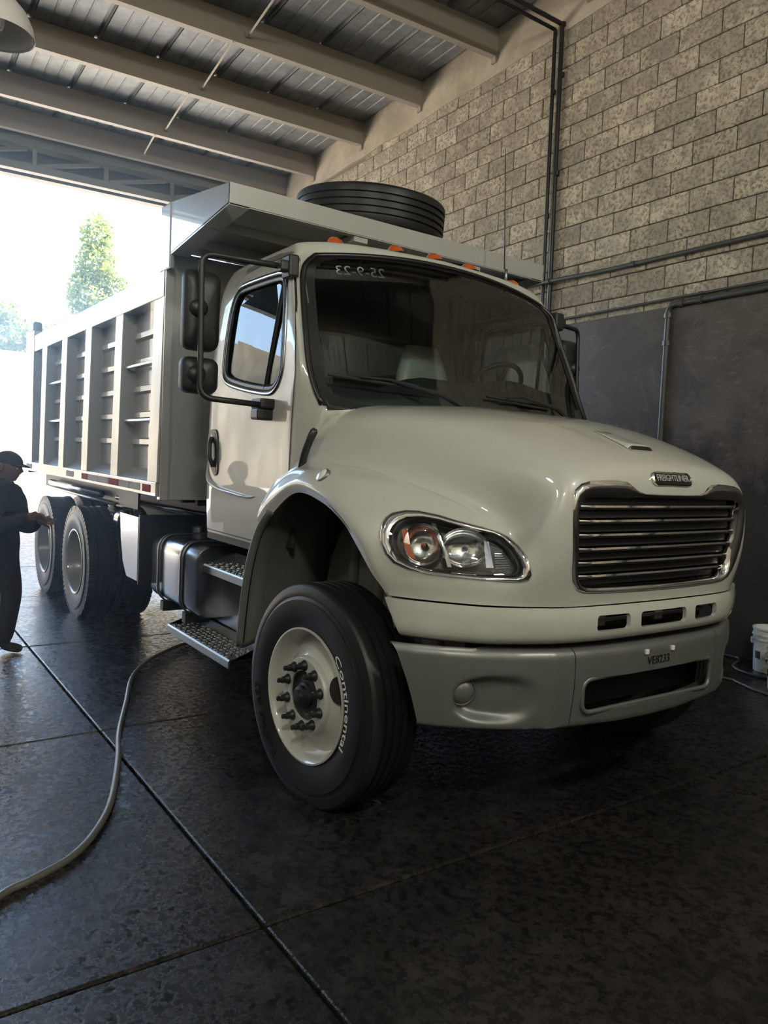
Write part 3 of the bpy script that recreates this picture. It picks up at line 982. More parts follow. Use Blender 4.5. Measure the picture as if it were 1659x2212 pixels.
# ------------------------------------------------------------------ cab shell
Wz = np.array([1.10,1.28,1.45,1.78,1.882,1.96,2.08,2.254,2.433,2.565,2.647,2.713])
Wx = np.array([-.74,-.62,-.47,-.37,-.347,-.397,-.46,-.533,-.609,-.661,-.683,-.724])
Wy = np.array([1.03,1.03,1.035,1.02,1.006,1.022,1.027,1.015,.995,.978,.95,.873])
Sy = np.array([1.06,1.068,1.072,1.072,1.07,1.068,1.064,1.052,1.034,1.018,1.0,.962])
Cx = np.array([-.83,-.69,-.54,-.54,-.53,-.52,-.51,-.55,-.62,-.68,-.72,-.77])
XR = -1.70
rows = []
for j in range(len(Wz)):
    z, wx, wy, sy, cx = Wz[j], Wx[j], Wy[j], Sy[j], Cx[j]
    cx = min(cx, wx - .045)
    zz = lambda k: z + (.022 * k if j == len(Wz) - 1 else 0)
    rows.append([(wx, -wy, z), (wx * .55 + cx * .45, -(wy * .35 + sy * .65), z), (cx, -sy, zz(1)), (cx - .12, -sy, zz(1)), (-.95, -sy, zz(1)), (-1.25, -sy, zz(1)), (-1.5, -sy, zz(1)), (XR + .07, -sy, zz(1)), (XR + .012, -sy + .02, z), (XR, -sy + .09, z)])
for wx, wy, wz, ry, rz in ((-.70, .70, 2.748, .90, 2.80), (-.665, .4, 2.775, .55, 2.845), (-.645, 0, 2.787, 0, 2.865)):
    r2 = rz - .02
    rows.append([(wx, -wy, wz), (wx - .035, -(wy * .6 + ry * .4), wz + .05), (-.80, -ry, rz - .004), (-.92, -ry, rz), (-1.05, -ry, rz), (-1.25, -ry, rz - .002), (-1.5, -ry, r2 + .01), (XR + .07, -ry, r2 - .01), (XR + .012, -ry, r2 - .05), (XR, -ry, r2 - .12)])
G = spline_surf(rows, 5, 5)                       # rows run up the side and over the roof to the centreline
Gm = G.copy(); Gm[:, :, 1] *= -1
S = np.concatenate([G, Gm[::-1][1:]], 0)
cab = MB().grid(S).build('cab', MT['white'], truck, smooth=True)
bm = bmesh.new(); bm.from_mesh(cab.data)
if sum(f.normal.z * f.calc_area() for f in bm.faces) < 0: bmesh.ops.reverse_faces(bm, faces=bm.faces)
bm.to_mesh(cab.data); bm.free()
REAR_EDGE = [tuple(p) for p in S[:, -1]]
def solid(o, t):
    o.data.materials.append(MT['cabin'])
    md = o.modifiers.new('s', 'SOLIDIFY'); md.thickness = t; md.offset = -1; md.material_offset = 1
    apply_mods(o)

DOOR = [(-.815,1.117),(-.70,1.25),(-.58,1.38),(-.538,1.50),(-.535,1.70),(-.530,1.90),(-.525,2.05),(-.560,2.22),(-.625,2.42),(-.685,2.57),(-.745,2.665),(-.80,2.70),(-.95,2.715),(-1.2,2.715),(-1.36,2.70),(-1.47,2.64),(-1.53,2.50),(-1.58,2.2),(-1.615,1.95),(-1.655,1.60),(-1.66,1.135),(-1.64,1.117)]
WIN = [(-1.30,2.610),(-1.1,2.612),(-.86,2.606),(-.79,2.585),(-.755,2.53),(-.722,2.40),(-.695,2.25),(-.685,2.10),(-.70,2.03),(-.74,1.985),(-.81,1.963),(-.98,1.977),(-1.18,2.005),(-1.36,2.04),(-1.43,2.072),(-1.462,2.13),(-1.465,2.25),(-1.455,2.42),(-1.43,2.53),(-1.38,2.595)]
def smooth_loop(p, k=4):
    p = np.array(p, float); n = len(p)
    q = np.concatenate([p[-2:], p, p[:3]])
    out = []
    for i in range(n):
        a, b, c, d = q[i + 1], q[i + 2], q[i + 3], q[i + 4] if i + 4 < len(q) else q[(i + 4) % n]
        for t in np.arange(k) / k:
            out.append(tuple(.5 * ((2 * b) + (c - a) * t + (2 * a - 5 * b + 4 * c - d) * t * t + (3 * b - a - 3 * c + d) * t ** 3)))
    return out
def offset_loop(p, d):
    p = np.array(p); n = len(p)
    t = np.roll(p, -1, 0) - np.roll(p, 1, 0); t /= np.linalg.norm(t, axis=1)[:, None]
    area = 0.5 * sum(p[i - 1][0] * p[i][1] - p[i][0] * p[i - 1][1] for i in range(n))
    nn = np.stack([t[:, 1], -t[:, 0]], 1) * (1 if area > 0 else -1)
    return [tuple(q) for q in p + nn * d]
def side_y(x, z):
    return float(np.interp(z, Wz, Sy))
WINS = smooth_loop(WIN, 3)
bm = bmesh.new(); bm.from_mesh(cab.data)
CB = BVHTree.FromBMesh(bm)
inset = offset_loop(DOOR, -.022)
bmesh.ops.delete(bm, geom=[f for f in bm.faces if abs(f.calc_center_median().y) > .75 and in_poly(f.calc_center_median().x, f.calc_center_median().z, inset)], context='FACES')
bm.to_mesh(cab.data); bm.free()
def cab_y(x, z):
    h = CB.ray_cast(Vector((x, -2, z)), Vector((0, 1, 0)))
    return -h[0].y if h[0] is not None else side_y(x, z)
def resample(loop, n, start):
    """n points evenly round a loop, beginning nearest to the given point, counter-clockwise"""
    p = np.array(loop); a = .5 * sum(p[k - 1][0] * p[k][1] - p[k][0] * p[k - 1][1] for k in range(len(p)))
    if a < 0: p = p[::-1]
    k = int(np.argmin(((p - np.array(start)) ** 2).sum(1))); p = np.roll(p, -k, 0)
    q = np.concatenate([p, p[:1]]); d = np.concatenate([[0], np.cumsum(np.linalg.norm(np.diff(q, axis=0), axis=1))])
    t = np.linspace(0, d[-1], n, endpoint=False)
    return np.stack([np.interp(t, d, q[:, 0]), np.interp(t, d, q[:, 1])], 1)
DL = DOOR
def by_angle(loop, n, c=(-1.12, 2.25)):
    p = np.array(loop); q = np.concatenate([p, p[:1]])
    out = []
    for a in np.linspace(-pi, pi, n, endpoint=False):
        d = np.array([cos(a), sin(a)]); best = None
        for k in range(len(p)):
            e0, e1 = q[k] - c, q[k + 1] - c; ed = e1 - e0
            den = d[0] * ed[1] - d[1] * ed[0]
            if abs(den) < 1e-12: continue
            t = (e0[0] * ed[1] - e0[1] * ed[0]) / den; u = (e0[0] * d[1] - e0[1] * d[0]) / den
            if t > 0 and -1e-9 <= u <= 1 + 1e-9 and (best is None or t < best): best = t
        out.append(np.array(c) + d * best)
    return np.array(out)
# the window ring and the door outline are matched along rays from the window's middle; corners of the outline are kept
NA = 144
o_in, o_out = by_angle(offset_loop(WINS, .002), NA), by_angle(offset_loop(DL, -.004), NA)
for s in (-1, 1):
    rows = []
    for k, t in enumerate(np.concatenate([[0], np.linspace(0, 1, 15) ** 1.0, [1]])):
        q = o_in * (1 - t) + o_out * t
        dy = .004 if 0 < k < 16 else -.02
        rows.append([(x, s * (cab_y(x, z) + dy), z) for x, z in q])
    door = MB().grid(np.array(rows), wrap=True).build('door', MT['white'], truck, smooth=True, auto=50)
    g_ = [[(x, s * (cab_y(x, z) + .0028), z) for x, z in offset_loop(DL, e)] for e in (.004, -.006)]
    MB().grid(np.array(g_), wrap=True).build('door_gap', MT['seal'], truck)
    MB().prism(offset_loop(DOOR, .03), 1, s * .97 - .004, s * .97 + .004).build('tmpj', MT['cabin'])
    j = bpy.data.objects['tmpj']
    c = MB().prism(offset_loop(WINS, .06), 1, -2, 2).build('c', MT['seal']); boolean(j, c); kill(c)
    j.name = 'door_jamb'; j.parent = truck
    # window: polished trim ring, rubber ring, glass, vent bar
    def ring(o1, o2, dy, m, nm, r=None):
        a, b = offset_loop(WINS, o1), offset_loop(WINS, o2)
        P = [[(x, s * (side_y(x, z) + dy), z) for x, z in q] for q in (a, b)]
        P = [P[0], [( (p[0]+q[0])/2, (p[1]+q[1])/2 + s * .006, (p[2]+q[2])/2) for p, q in zip(*P)], P[1]]
        return MB().grid(np.array(P), wrap=True).build(nm, m, door, smooth=True, thick=.004)
    ring(.026, .004, .004, MT['alu'], 'window_trim')
    ring(.006, -.034, -.004, MT['seal'], 'window_seal')
    gl = MB(); q = offset_loop(WINS, -.012)
    gl.add([(x, s * (side_y(x, z) - .014), z) for x, z in q], [tuple(range(len(q)))])
    gl.build('window_glass', MT['glass'], door)
    MB().tube([(-.795, s * (side_y(0, 2.58) - .008), 2.59), (-.885, s * (side_y(0, 1.97) - .008), 1.975)], .015, 8).build('vent_bar', MT['seal'], door)
    # handle: dark escutcheon with a pull inside it
    HP = smooth_loop([(-1.625,1.735),(-1.56,1.755),(-1.50,1.74),(-1.475,1.66),(-1.465,1.50),(-1.50,1.465),(-1.545,1.48),(-1.60,1.55),(-1.635,1.66)], 3)
    yy = s * 1.074
    h = MB().prism([(x, z) for x, z in HP], 1, min(yy, yy + s * .010), max(yy, yy + s * .010)).build('door_handle', MT['trim'], door, bevel=.004)
    MB().prism(offset_loop(HP, -.022), 1, min(yy, yy + s * .012), max(yy, yy + s * .012)).build('handle_recess', MT['seal'], h)
    MB().tube([(-1.560, yy + s * .014, 1.70), (-1.545, yy + s * .034, 1.66), (-1.535, yy + s * .036, 1.58), (-1.525, yy + s * .014, 1.52)], .014, 8).build('pull', MT['trim'], h, smooth=True)
    MB().lathe([(0, .012), (.012, .012), (.013, 0)], 14, 'Y', M=Matrix.Translation((-1.575, yy, 1.715)) @ Matrix.Scale(s, 4, (0, 1, 0))).build('key_lock', MT['steel'], h)
    # pressed swage sweeping forward below the handle
    P = []
    top = spline([(-1.64,1.56),(-1.60,1.455),(-1.45,1.405),(-1.2,1.385),(-1.0,1.372),(-.93,1.376)], 6)
    bot = spline([(-1.655,1.53),(-1.61,1.42),(-1.46,1.375),(-1.2,1.358),(-1.0,1.358),(-.93,1.374)], 6)
    for t in np.linspace(0, 1, 7):
        b_ = .022 * sin(pi * t) ** .8
        P.append([(a[0] * (1 - t) + b[0] * t, s * (1.0745 + b_ * min(1, i / 6) * min(1, (len(top) - 1 - i) / 10)), a[1] * (1 - t) + b[1] * t) for i, (a, b) in enumerate(zip(top, bot))])
    MB().grid(P).build('swage', MT['white'], door, smooth=True, thick=.002)
solid(cab, .014)
shade(cab, 35)

# rear panel with its window
re_ = REAR_EDGE
c0 = MB(); n = len(re_)
c0.prism([(p[1], p[2]) for p in re_], 0, XR - .004, XR + .012)
back = c0.build('cab_rear_panel', MT['cabin'], truck)
c = MB().prism(rrect(-.62, 2.08, .62, 2.48, .08), 0, -2, -1).build('c', MT['white']); boolean(back, c); kill(c)
MB().prism(rrect(-.64, 2.06, .64, 2.50, .08), 0, XR + .014, XR + .018).build('rear_window', MT['glass'], truck)
MB().box((XR - .02, -1.03, 1.05), (-.80, 1.03, 1.10)).build('cab_floor', MT['frame'], truck)
MB().box((-.50, -1.0, 1.40), (-.47, 1.0, 1.84)).build('firewall', MT['frame'], truck)
# ------------------------------------------------------------------ windscreen
ws_j = [3, 4, 5, 6, 7, 8, 9, 10]
cz = {3: 1.84, 10: 2.787}
def ws_grid(dn=0.0, t0=-1.0, t1=1.0, n=33, extra=True):
    """rows bottom to top"""
    zl = Wz[4:]; out = []
    # the side edge runs up Wz[4:]; rows connect equal heights on the two sides, bowing forward between
    tt = np.linspace(t0, t1, n)
    e = spline(np.stack([Wx[4:], Wy[4:], Wz[4:]], 1), 3)
    for k, (x, y, z) in enumerate(e):
        f = k / (len(e) - 1)
        bow = .17 * (1 - f) + .082 * f
        rise = -.04 * (1 - f) + .074 * f
        out.append([(x + bow * (1 - abs(t) ** 2.3) + dn, y * t, z + rise * (1 - abs(t) ** 2)) for t in tt])
    return np.array(out)
g0 = ws_grid()
wsc = MB().grid(g0).build('windscreen', MT['screen'], truck, smooth=True)
# cowl closing the gap from the hood's rear edge to the glass and the front pillars
def arcs(p, n):
    p = np.array(p, float); d = np.concatenate([[0], np.cumsum(np.linalg.norm(np.diff(p, axis=0), axis=1))])
    t = np.linspace(0, d[-1], n); return np.stack([np.interp(t, d, p[:, q]) for q in range(3)], 1)
hr = spline(HOOD[0][:6], 8)
half = g0[0][:17][::-1]                            # glass foot from the middle to the right-hand corner
for s in (-1, 1):
    A_ = np.concatenate([arcs(half, 17), arcs([tuple(half[-1]), (-.37, -1.022, 1.78), (-.45, -1.037, 1.58)], 8)[1:]])
    B_ = np.concatenate([arcs(hr[:25], 17), arcs(hr[24:], 8)[1:]])
    B_ = B_ + np.array([.03, .012, -.012])
    P = np.stack([A_ + np.array([-.008, 0, .012]), A_ * .5 + B_ * .5, B_])
    P[:, :, 1] *= -s
    MB().grid(P[:, :9]).build('cowl', MT['black'], truck, smooth=True, thick=.006)
    MB().grid(P[:, 8:]).build('cowl_shoulder', MT['white'], truck, smooth=True, thick=.006)
# printed black border and rubber seal
def band(g, i0, i1, j0, j1, nm, d=.003):
    q = g[i0:i1, j0:j1].copy(); q[:, :, 0] += d
    return MB().grid(q)
g1 = ws_grid(n=61)
mb = MB(); q = g1.copy(); q[:, :, 0] += .003
N0, N1 = q.shape[:2]
def corner(i, j):
    """True in the border, with rounded inner corners"""
    u = min(j, N1 - 1 - j) / (N1 - 1) * 2.02; v0, v1 = i / (N0 - 1) * .93, (N0 - 1 - i) / (N0 - 1) * .93
    v = min(v0, v1)
    if u < .070 or v < .045: return True
    if u < .23 and v < .20: return (.23 - u) ** 2 / .16 ** 2 + (.20 - v) ** 2 / .155 ** 2 > 1
    return False
g1 = spline_surf(ws_grid(n=31), 2, 4); g1[:, :, 0] += .003
N0, N1 = g1.shape[:2]
fs = [(i * N1 + j, i * N1 + j + 1, (i + 1) * N1 + j + 1, (i + 1) * N1 + j) for i in range(N0 - 1) for j in range(N1 - 1) if corner(i + .5, j + .5)]
MB().add(g1.reshape(-1, 3), fs).build('black_border', MT['seal'], wsc, smooth=True)
e = [tuple(p) for p in g0[:, 0]] + [tuple(p) for p in g0[-1, 1:]] + [tuple(p) for p in g0[::-1, -1][1:]]
MB().tube([(p[0] + .004, p[1], p[2]) for p in e], .016, 8).build('screen_seal', MT['seal'], wsc, smooth=True)
# date written on the inside of the glass, so it reads backwards from outside
def ws_point(y, z):
    e = spline(np.stack([Wx[4:], Wy[4:], Wz[4:]], 1), 3)
    f = (z - 1.88) / (2.713 - 1.88); bow = .17 * (1 - f) + .082 * f
    x = float(np.interp(z, e[:, 2], e[:, 0])); yy = float(np.interp(z, e[:, 2], e[:, 1])); t = y / yy
    return Vector((x + bow * (1 - abs(t) ** 2.3), y, z + (-.04 * (1 - f) + .074 * f) * (1 - t * t)))
me = text_mesh('25-9-23', .085, 0)
for v in me.vertices:
    p = ws_point(-.64 - v.co.x * 1.15, 2.615 + v.co.y * .85 - .00 + v.co.x * .0)
    v.co = (p.x + .002, p.y, p.z)
me.materials.clear(); me.materials.append(MT['chalk'])
o = bpy.data.objects.new('inked_date', me); finish(o, wsc)
# wipers
for y0, y1, yp in ((-.95, -.30, -.08), (.03, .60, .80)):
    pv = ws_point(yp, 1.93) + Vector((.03, 0, -.02))
    b0, b1 = ws_point(y0, 2.045) + Vector((.02, 0, 0)), ws_point(y1, 2.035 if y0 < 0 else 2.02) + Vector((.02, 0, 0))
    mid = (b0 + b1) / 2 + Vector((.03, 0, .01))
    w = MB().tube([ws_point(y0 + (y1 - y0) * t, b0.z + (b1.z - b0.z) * t) + Vector((.02, 0, 0)) for t in np.linspace(0, 1, 9)], .008, 6).build('wiper', MT['black'], truck)
    MB().tube([pv, (pv + mid) / 2 + Vector((.05, 0, .02)), mid], [.016, .012, .008], 6).build('wiper_arm', MT['black'], w)
    MB().tube([ws_point(y0 + (y1 - y0) * .25, b0.z + (b1.z - b0.z) * .25) + Vector((.035, 0, .012)), mid, ws_point(y0 + (y1 - y0) * .75, b0.z + (b1.z - b0.z) * .75) + Vector((.035, 0, .012))], .006, 6).build('wiper_bridge', MT['black'], w)

# roof marker lamps and aerial
for y, x, z in ((-.697,-.80,2.815),(-.289,-.775,2.845),(0,-.77,2.853),(.289,-.775,2.845),(.697,-.80,2.815)):
    M = Matrix.Translation((x, y, z))
    mb = MB(); prof = [(.0, .062), (.03, .055), (.048, .032), (.054, 0)]
    vs = []
    P = []
    for t, r in prof:
        P.append([(x + r * .95 * cos(a) * (1.25 if cos(a) < 0 else .85) - t * .5, y + r * .78 * sin(a), z + t) for a in np.linspace(0, 2 * pi, 20, endpoint=False)])
    k = MB().grid(np.array(P), wrap=True).build('marker_lamp', MT['amber'], truck, smooth=True)
    MB().lathe([(-.03, .07), (.002, .066), (.004, .05)], 20, 'Z', M=M @ Matrix.Scale(.8, 4, (0, 1, 0))).build('lamp_base', MT['black'], k, smooth=True)
a0 = Vector((-.83, .655, 2.83))
MB().tube([a0, a0 + Vector((0, 0, .10)), a0 + Vector((-.02, .0, .11)), a0 + Vector((-.08, 0, .92))], [.012, .01, .005, .0025], 8).build('aerial', MT['steel'], truck, smooth=True)

# ------------------------------------------------------------------ cab interior
MB().box((-1.66, -1.0, 1.10), (-1.64, 1.0, 2.06)).build('rear_trim', MT['dash'], truck)
rows = []
for t in np.linspace(-1, 1, 21):
    y = t * .98
    hump = .05 * math.exp(-((y - .42) / .26) ** 2) - .085 * (y < -.35) * min(1, (-.35 - y) / .2)
    rows.append([(-.20 - .13 * t * t, y, 1.86), (-.34 - .06 * t * t, y, 1.99 + hump * .3), (-.46 - .05 * t * t, y, 2.085 + hump), (-.62, y, 2.07 + hump), (-.74, y, 1.93), (-.72, y, 1.5)])
MB().grid(rows).build('dashboard', MT['dash'], truck, smooth=True, thick=.01)
# steering wheel and column
c = Vector((-.86, .60, 2.115)); ax = Vector((-.72, 0, .69)).normalized(); u = Vector((0, 1, 0)); w = ax.cross(u)
st = MB().tube([c + (u * cos(a) + w * sin(a)) * .235 for a in np.linspace(0, 2 * pi, 41)], .017, 10, cap=False).build('steering_wheel', MT['black'], truck, smooth=True)
mb = MB()
for a in (radians(20), radians(160), radians(270)): mb.tube([c - ax * .03, c + (u * cos(a) + w * sin(a)) * .23], .016, 8)
mb.tube([c, c - ax * .30], .04, 10); mb.build('spoke', MT['black'], st, smooth=True)
# seats under plastic covers
def seat(y, w, m, name='seat'):
    b = MB().box((-1.45, y - w / 2, 1.45), (-.98, y + w / 2, 1.62)).build(name, m, truck, bevel=.05, seg=3, smooth=True)
    P = []
    for t in np.linspace(0, 1, 9):
        z = 1.56 + t * .90; hw = w / 2 * (1.0 if t < .6 else 1 - ((t - .6) / .4) ** 2 * .45)
        x = -1.40 - .12 * t; d = .075 * (1 - .3 * t)
        P.append([(x + d * cos(a) * .9 , y + hw * (abs(sin(a)) ** .7) * (1 if sin(a) > 0 else -1), z) for a in np.linspace(0, 2 * pi, 20, endpoint=False)])
    mb = MB().grid(np.array(P), wrap=True)
    mb.add(P[-1], [tuple(range(20))])
    mb.build('seat_back', m, b, smooth=True)
    return b
seat(.50, .50, MT['seat']); seat(-.52, .50, MT['cabin'])
# door cards on the inside
for s in (-1, 1):
    MB().box((-1.62, min(s * 1.0, s * 1.02), 1.12), (-.58, max(s * 1.0, s * 1.02), 1.93)).build('door_card', MT['dash'], truck)
rows = [[(x, t * .93, 2.76 - .06 * t * t - .0 * x) for x in (-.76, -1.2, -1.66)] for t in np.linspace(-1, 1, 13)]
MB().grid(rows).build('headliner', MT['headliner'], truck, smooth=True)

# ------------------------------------------------------------------ mirrors, hood latch, side lamp
for s in (-1, 1):
    base_top = Vector((-.70, s * 1.01, 2.615)); base_lo = Vector((-.80, s * 1.08, 1.885))
    x0, y0 = -.86, s * 1.457
    m = MB().tube(fillet_path([base_top, (x0 - .02, y0, 2.645), (x0 + .02, y0, 1.895), (base_lo.x + .03, s * 1.15, 1.88)], .07, 6), .0165, 10).build('mirror_arm', MT['black'], truck, smooth=True)
    mb = MB()
    mb.box((base_top.x - .05, min(s * .98, s * 1.06), 2.56), (base_top.x + .045, max(s * 1.0, s * 1.06), 2.68)); mb.box((base_top.x - .03, min(s * 1.04, s * 1.10), 2.585), (base_top.x + .03, max(s * 1.04, s * 1.10), 2.645))
    mb.build('arm_base', MT['black'], m, bevel=.012)
    mb = MB()
    mb.box((base_lo.x - .07, min(s * 1.06, s * 1.155), 1.86), (base_lo.x + .065, max(s * 1.06, s * 1.155), 1.915)); mb.box((base_lo.x - .05, min(s * 1.065, s * 1.165), 1.80), (base_lo.x + .05, max(s * 1.065, s * 1.165), 1.861))
    mb.build('arm_base', MT['black'], m, bevel=.012)
    def head(zc, h, w, d, nm):
        P = []
        yc = y0 - s * .035; xh = x0 - .12
        for k, (dx, sc_) in enumerate(((0, 1.0), (.012, 1.0), (.035, .985), (.06, .93), (.078, .80), (.088, .55), (.092, 0.05))):
            loop = rrect(-w / 2 * sc_, -h / 2 * sc_, w / 2 * sc_, h / 2 * sc_, min(.045, w * .24) * max(sc_, .1), 4)
            P.append([(xh + dx * d, yc + a, zc + b) for a, b in loop])
        b = MB().grid(np.array(P), wrap=True)
        b.add(P[-1], [tuple(range(len(P[-1])))])
        hd = b.build(nm, MT['black'], truck, smooth=True)
        loop = rrect(-w / 2 + .008, -h / 2 + .008, w / 2 - .008, h / 2 - .008, .03, 4)
        MB().add([(xh - .001, yc + a, zc + b) for a, b in loop], [tuple(range(len(loop)))]).build('mirror_glass', MT['chrome'], hd)
        MB().lathe([(-.01, .05), (.006, .045), (.012, .02), (.012, 0)], 18, 'X', M=Matrix.Translation((x0 - .03, y0, zc)) @ Matrix.Diagonal((2, 1, 1, 1))).build('pivot_knob', MT['black'], hd, smooth=True)
    head(2.362, .425, .20, .95, 'mirror_head'); head(2.018, .195, .205, .95, 'convex_mirror')
    # rubber hood latch and its hook at the hood's rear edge
    hl = MB().tube(spline([(-.315, s * 1.055, 1.755), (-.33, s * 1.075, 1.70), (-.36, s * 1.085, 1.63), (-.385, s * 1.085, 1.56), (-.40, s * 1.08, 1.52)], 4), [.012] + [.021] * 14 + [.017, .015], 8).build('hood_latch', MT['black'], truck, smooth=True)
    MB().box((-.46, min(s * 1.05, s * 1.10), 1.50), (-.36, max(s * 1.05, s * 1.10), 1.535)).build('latch_bracket', MT['black'], hl, bevel=.008)
for s in (-1, 1):
    M = Matrix.Translation((-.022, s * 1.172, 1.532)) @ Vector((0, s * .80, .60)).to_track_quat('Z', 'Y').to_matrix().to_4x4()
    k = MB().lathe([(-.01, .040), (.004, .039), (.009, .034), (.009, .03)], 24, 'Z', M=M).build('side_marker', MT['bumper'], truck, smooth=True)
    MB().lathe([(.008, .033), (.013, .026), (.015, .012), (.0155, 0)], 24, 'Z', M=M).build('marker_lens', MT['reflector_white'], k, smooth=True)


# ------------------------------------------------------------------ dump body
bed = empty('dump_body', truck)
PB = MT['bed']
YB, YT = -1.25, -1.235          # outer face of the side frames
def side_box(nm, s, x0, x1, y0, y1, z0, z1, m=PB, bevel=.006):
    return MB().box((x0, min(s * y0, s * y1), z0), (x1, max(s * y0, s * y1), z1)).build(nm, m, bed, bevel=bevel, seg=2)
XF, XB = -2.10, -6.95
posts = [(-2.10, -2.31), (-3.035, -3.235), (-3.965, -4.175), (-4.87, -5.09), (-5.79, -6.03)]
YI = 1.13
for s in (-1, 1):
    side_box('bottom_rail', s, XB + .1, XF - .02, 1.0, 1.25, 1.285, 1.385)
    side_box('top_rail', s, XB + .35, XF, 1.03, 1.24, 2.632, 2.812)
    for k, (a, b) in enumerate(posts):
        # posts splay a little wider at the foot, as the side leans in
        MB().prism([(s * (YI - .01), 1.38), (s * 1.25, 1.38), (s * 1.235, 2.635), (s * (YI - .01), 2.635)], 0, b, a).build('side_post', PB, bed, bevel=.008)
    side_box('rear_post', s, XB + .05, XB + .50, 1.0, 1.245, 1.285, 2.87)
    MB().box((XB + .02, min(s * 1.12, s * 1.22), 2.87), (XB + .32, max(s * 1.12, s * 1.22), 3.0)).build('tarp_motor', MT['black'], bed, bevel=.03)
    w = MB().box((XB + .1, min(s * (YI - .02), s * YI), 1.30), (XF, max(s * (YI - .02), s * YI), 2.65)).build('side_panel', PB, bed)
    # floor of each bay slopes out to the rail
    MB().prism([(s * YI, 1.384), (s * 1.235, 1.384), (s * YI, 1.462)], 0, XB + .4, XF - .15).build('bay_floor', PB, bed)
    edges = [(posts[i][1], posts[i + 1][0]) for i in range(4)] + [(posts[4][1], XB + .5)]
    for i, (x1, x0) in enumerate(edges):
        for zc in (2.455, 2.258, 2.055, 1.86, 1.66):
            h, d = .034, .034
            a, b = x0 + .0, x1 - .0
            L = [(a, zc - h), (b, zc - h), (b, zc + h), (a, zc + h)]
            e = .07
            vs = [(x0 + .004, s * YI, zc - h), (x1, s * YI, zc - h), (x1, s * YI, zc + h), (x0 + .004, s * YI, zc + h),
                  (x0 + .004 + e, s * (YI + d), zc - h * .55), (x1, s * (YI + d), zc - h * .55), (x1, s * (YI + d), zc + h * .55), (x0 + .004 + e, s * (YI + d), zc + h * .55)]
            MB().add(vs, [(0, 1, 5, 4), (1, 2, 6, 5), (2, 3, 7, 6), (3, 0, 4, 7), (4, 5, 6, 7)]).build('stiffening_rib', PB, bed)
    for (i, z) in ((0, 2.223), (0, 1.817), (3, 2.238), (3, 1.845)):
        x1, x0 = edges[i]
        p = [(x0 + .02, s * (YI + .01), z - .02), (x0 + .02, s * 1.205, z), (x1 - .02, s * 1.205, z), (x1 - .02, s * (YI + .01), z - .02)]
        MB().tube(fillet_path(p, .03), .014, 8).build('step_rod', PB, bed, smooth=True)
# reflective tape along the right-hand rail
x = -6.7; k = 0
for s in (-1,):
    seq = [('reflector_white', .30), ('red', .0)]
    for (a, b, m) in ((-6.72, -6.42, 'reflector_white'), (-4.72, -4.44, 'reflector_white'), (-4.13, -3.93, 'red'), (-3.90, -3.60, 'reflector_white'), (-3.58, -3.30, 'reflector_white'), (-3.27, -3.0, 'red'), (-2.98, -2.72, 'reflector_white'), (-2.70, -2.46, 'reflector_white'), (-2.40, -2.23, 'red')):
        MB().box((a, s * 1.2535, 1.31), (b, s * 1.250, 1.362)).build('reflector_tape', MT['tape_red' if m == 'red' else 'tape_white'], bed)
# front wall, floor, sills, tailgate
MB().box((XF - .03, -1.235, 1.27), (XF + .006, 1.235, 2.93)).build('front_panel', PB, bed)
MB().prism([(-1.235, 1.27), (-1.18, 1.27), (-1.18, 2.95), (-1.235, 2.95)], 0, XF - .001, XF + .02).build('corner_flange', PB, bed)
MB().box((XB + .1, -1.06, 1.29), (XF, 1.06, 1.33)).build('bed_floor', PB, bed)
for s in (-1, 1):
    MB().box((XB + .05, min(s * .40, s * .52), 1.04), (XF - .1, max(s * .40, s * .52), 1.29)).build('bed_sill', MT['frame'], bed)
    MB().box((XB + .05, min(s * .98, s * 1.0), 1.10), (-3.3, max(s * .98, s * 1.0), 1.29)).build('side_skirt', MT['frame'], bed)
mb = MB()
for k in range(14): mb.box((XB + .3 + k * .34, -.66, 1.17), (XB + .36 + k * .34, .66, 1.288))
mb.build('cross_bearer', MT['frame'], bed)
MB().box((XB, -1.2, 1.25), (XB + .06, 1.2, 2.7)).build('tailgate', PB, bed)
MB().box((XF - .35, -.3, 1.0), (XF - .05, .3, 1.3)).build('hoist_bracket', MT['frame'], bed)
# cab guard
X0g, X1g = -2.19, -1.06
sidep = [(X0g, 2.80), (-1.985, 2.80), (-1.985, 2.895), (X1g + .0, 2.993), (X1g, 3.105), (-2.0, 3.222), (X0g, 3.228)]
for s in (-1, 1):
    MB().prism(sidep, 1, min(s * 1.225, s * 1.24), max(s * 1.225, s * 1.24)).build('guard_side', PB, bed)
    MB().prism([(X0g - .001, 2.80), (X0g + .20, 2.80), (X0g + .19, 3.226), (X0g - .001, 3.23)], 1, min(s * 1.21, s * 1.246), max(s * 1.21, s * 1.246)).build('guard_post', PB, bed, bevel=.01)
    MB().prism([(-1.985, 2.90), (-1.985, 2.885), (X1g, 2.985), (X1g, 3.0)], 1, min(s * 1.12, s * 1.24), max(s * 1.12, s * 1.24)).build('guard_flange', PB, bed)
MB().prism([(-2.1, 2.935), (X1g, 3.035), (X1g, 3.043), (-2.1, 2.943)], 1, -1.23, 1.23).build('guard_plate', PB, bed)
MB().box((X1g - .012, -1.24, 2.993), (X1g + .004, 1.24, 3.108)).build('guard_front', PB, bed, bevel=.003)
MB().box((X1g - .05, -1.235, 2.988), (X1g, 1.235, 2.998)).build('guard_lip', PB, bed)
for xx in (-1.45, -1.8):
    z = 2.935 + (xx + 2.1) * .096
    MB().box((xx, -1.2, z - .055), (xx + .012, 1.2, z)).build('guard_stiffener', PB, bed)
for y in (-.36, .58):
    MB().prism([(-1.07, 2.993), (-1.07, 2.955), (-1.15, 2.950), (-1.45, 2.965), (-1.45, 2.99)], 1, y - .05, y + .05).build('guard_gusset', PB, bed)

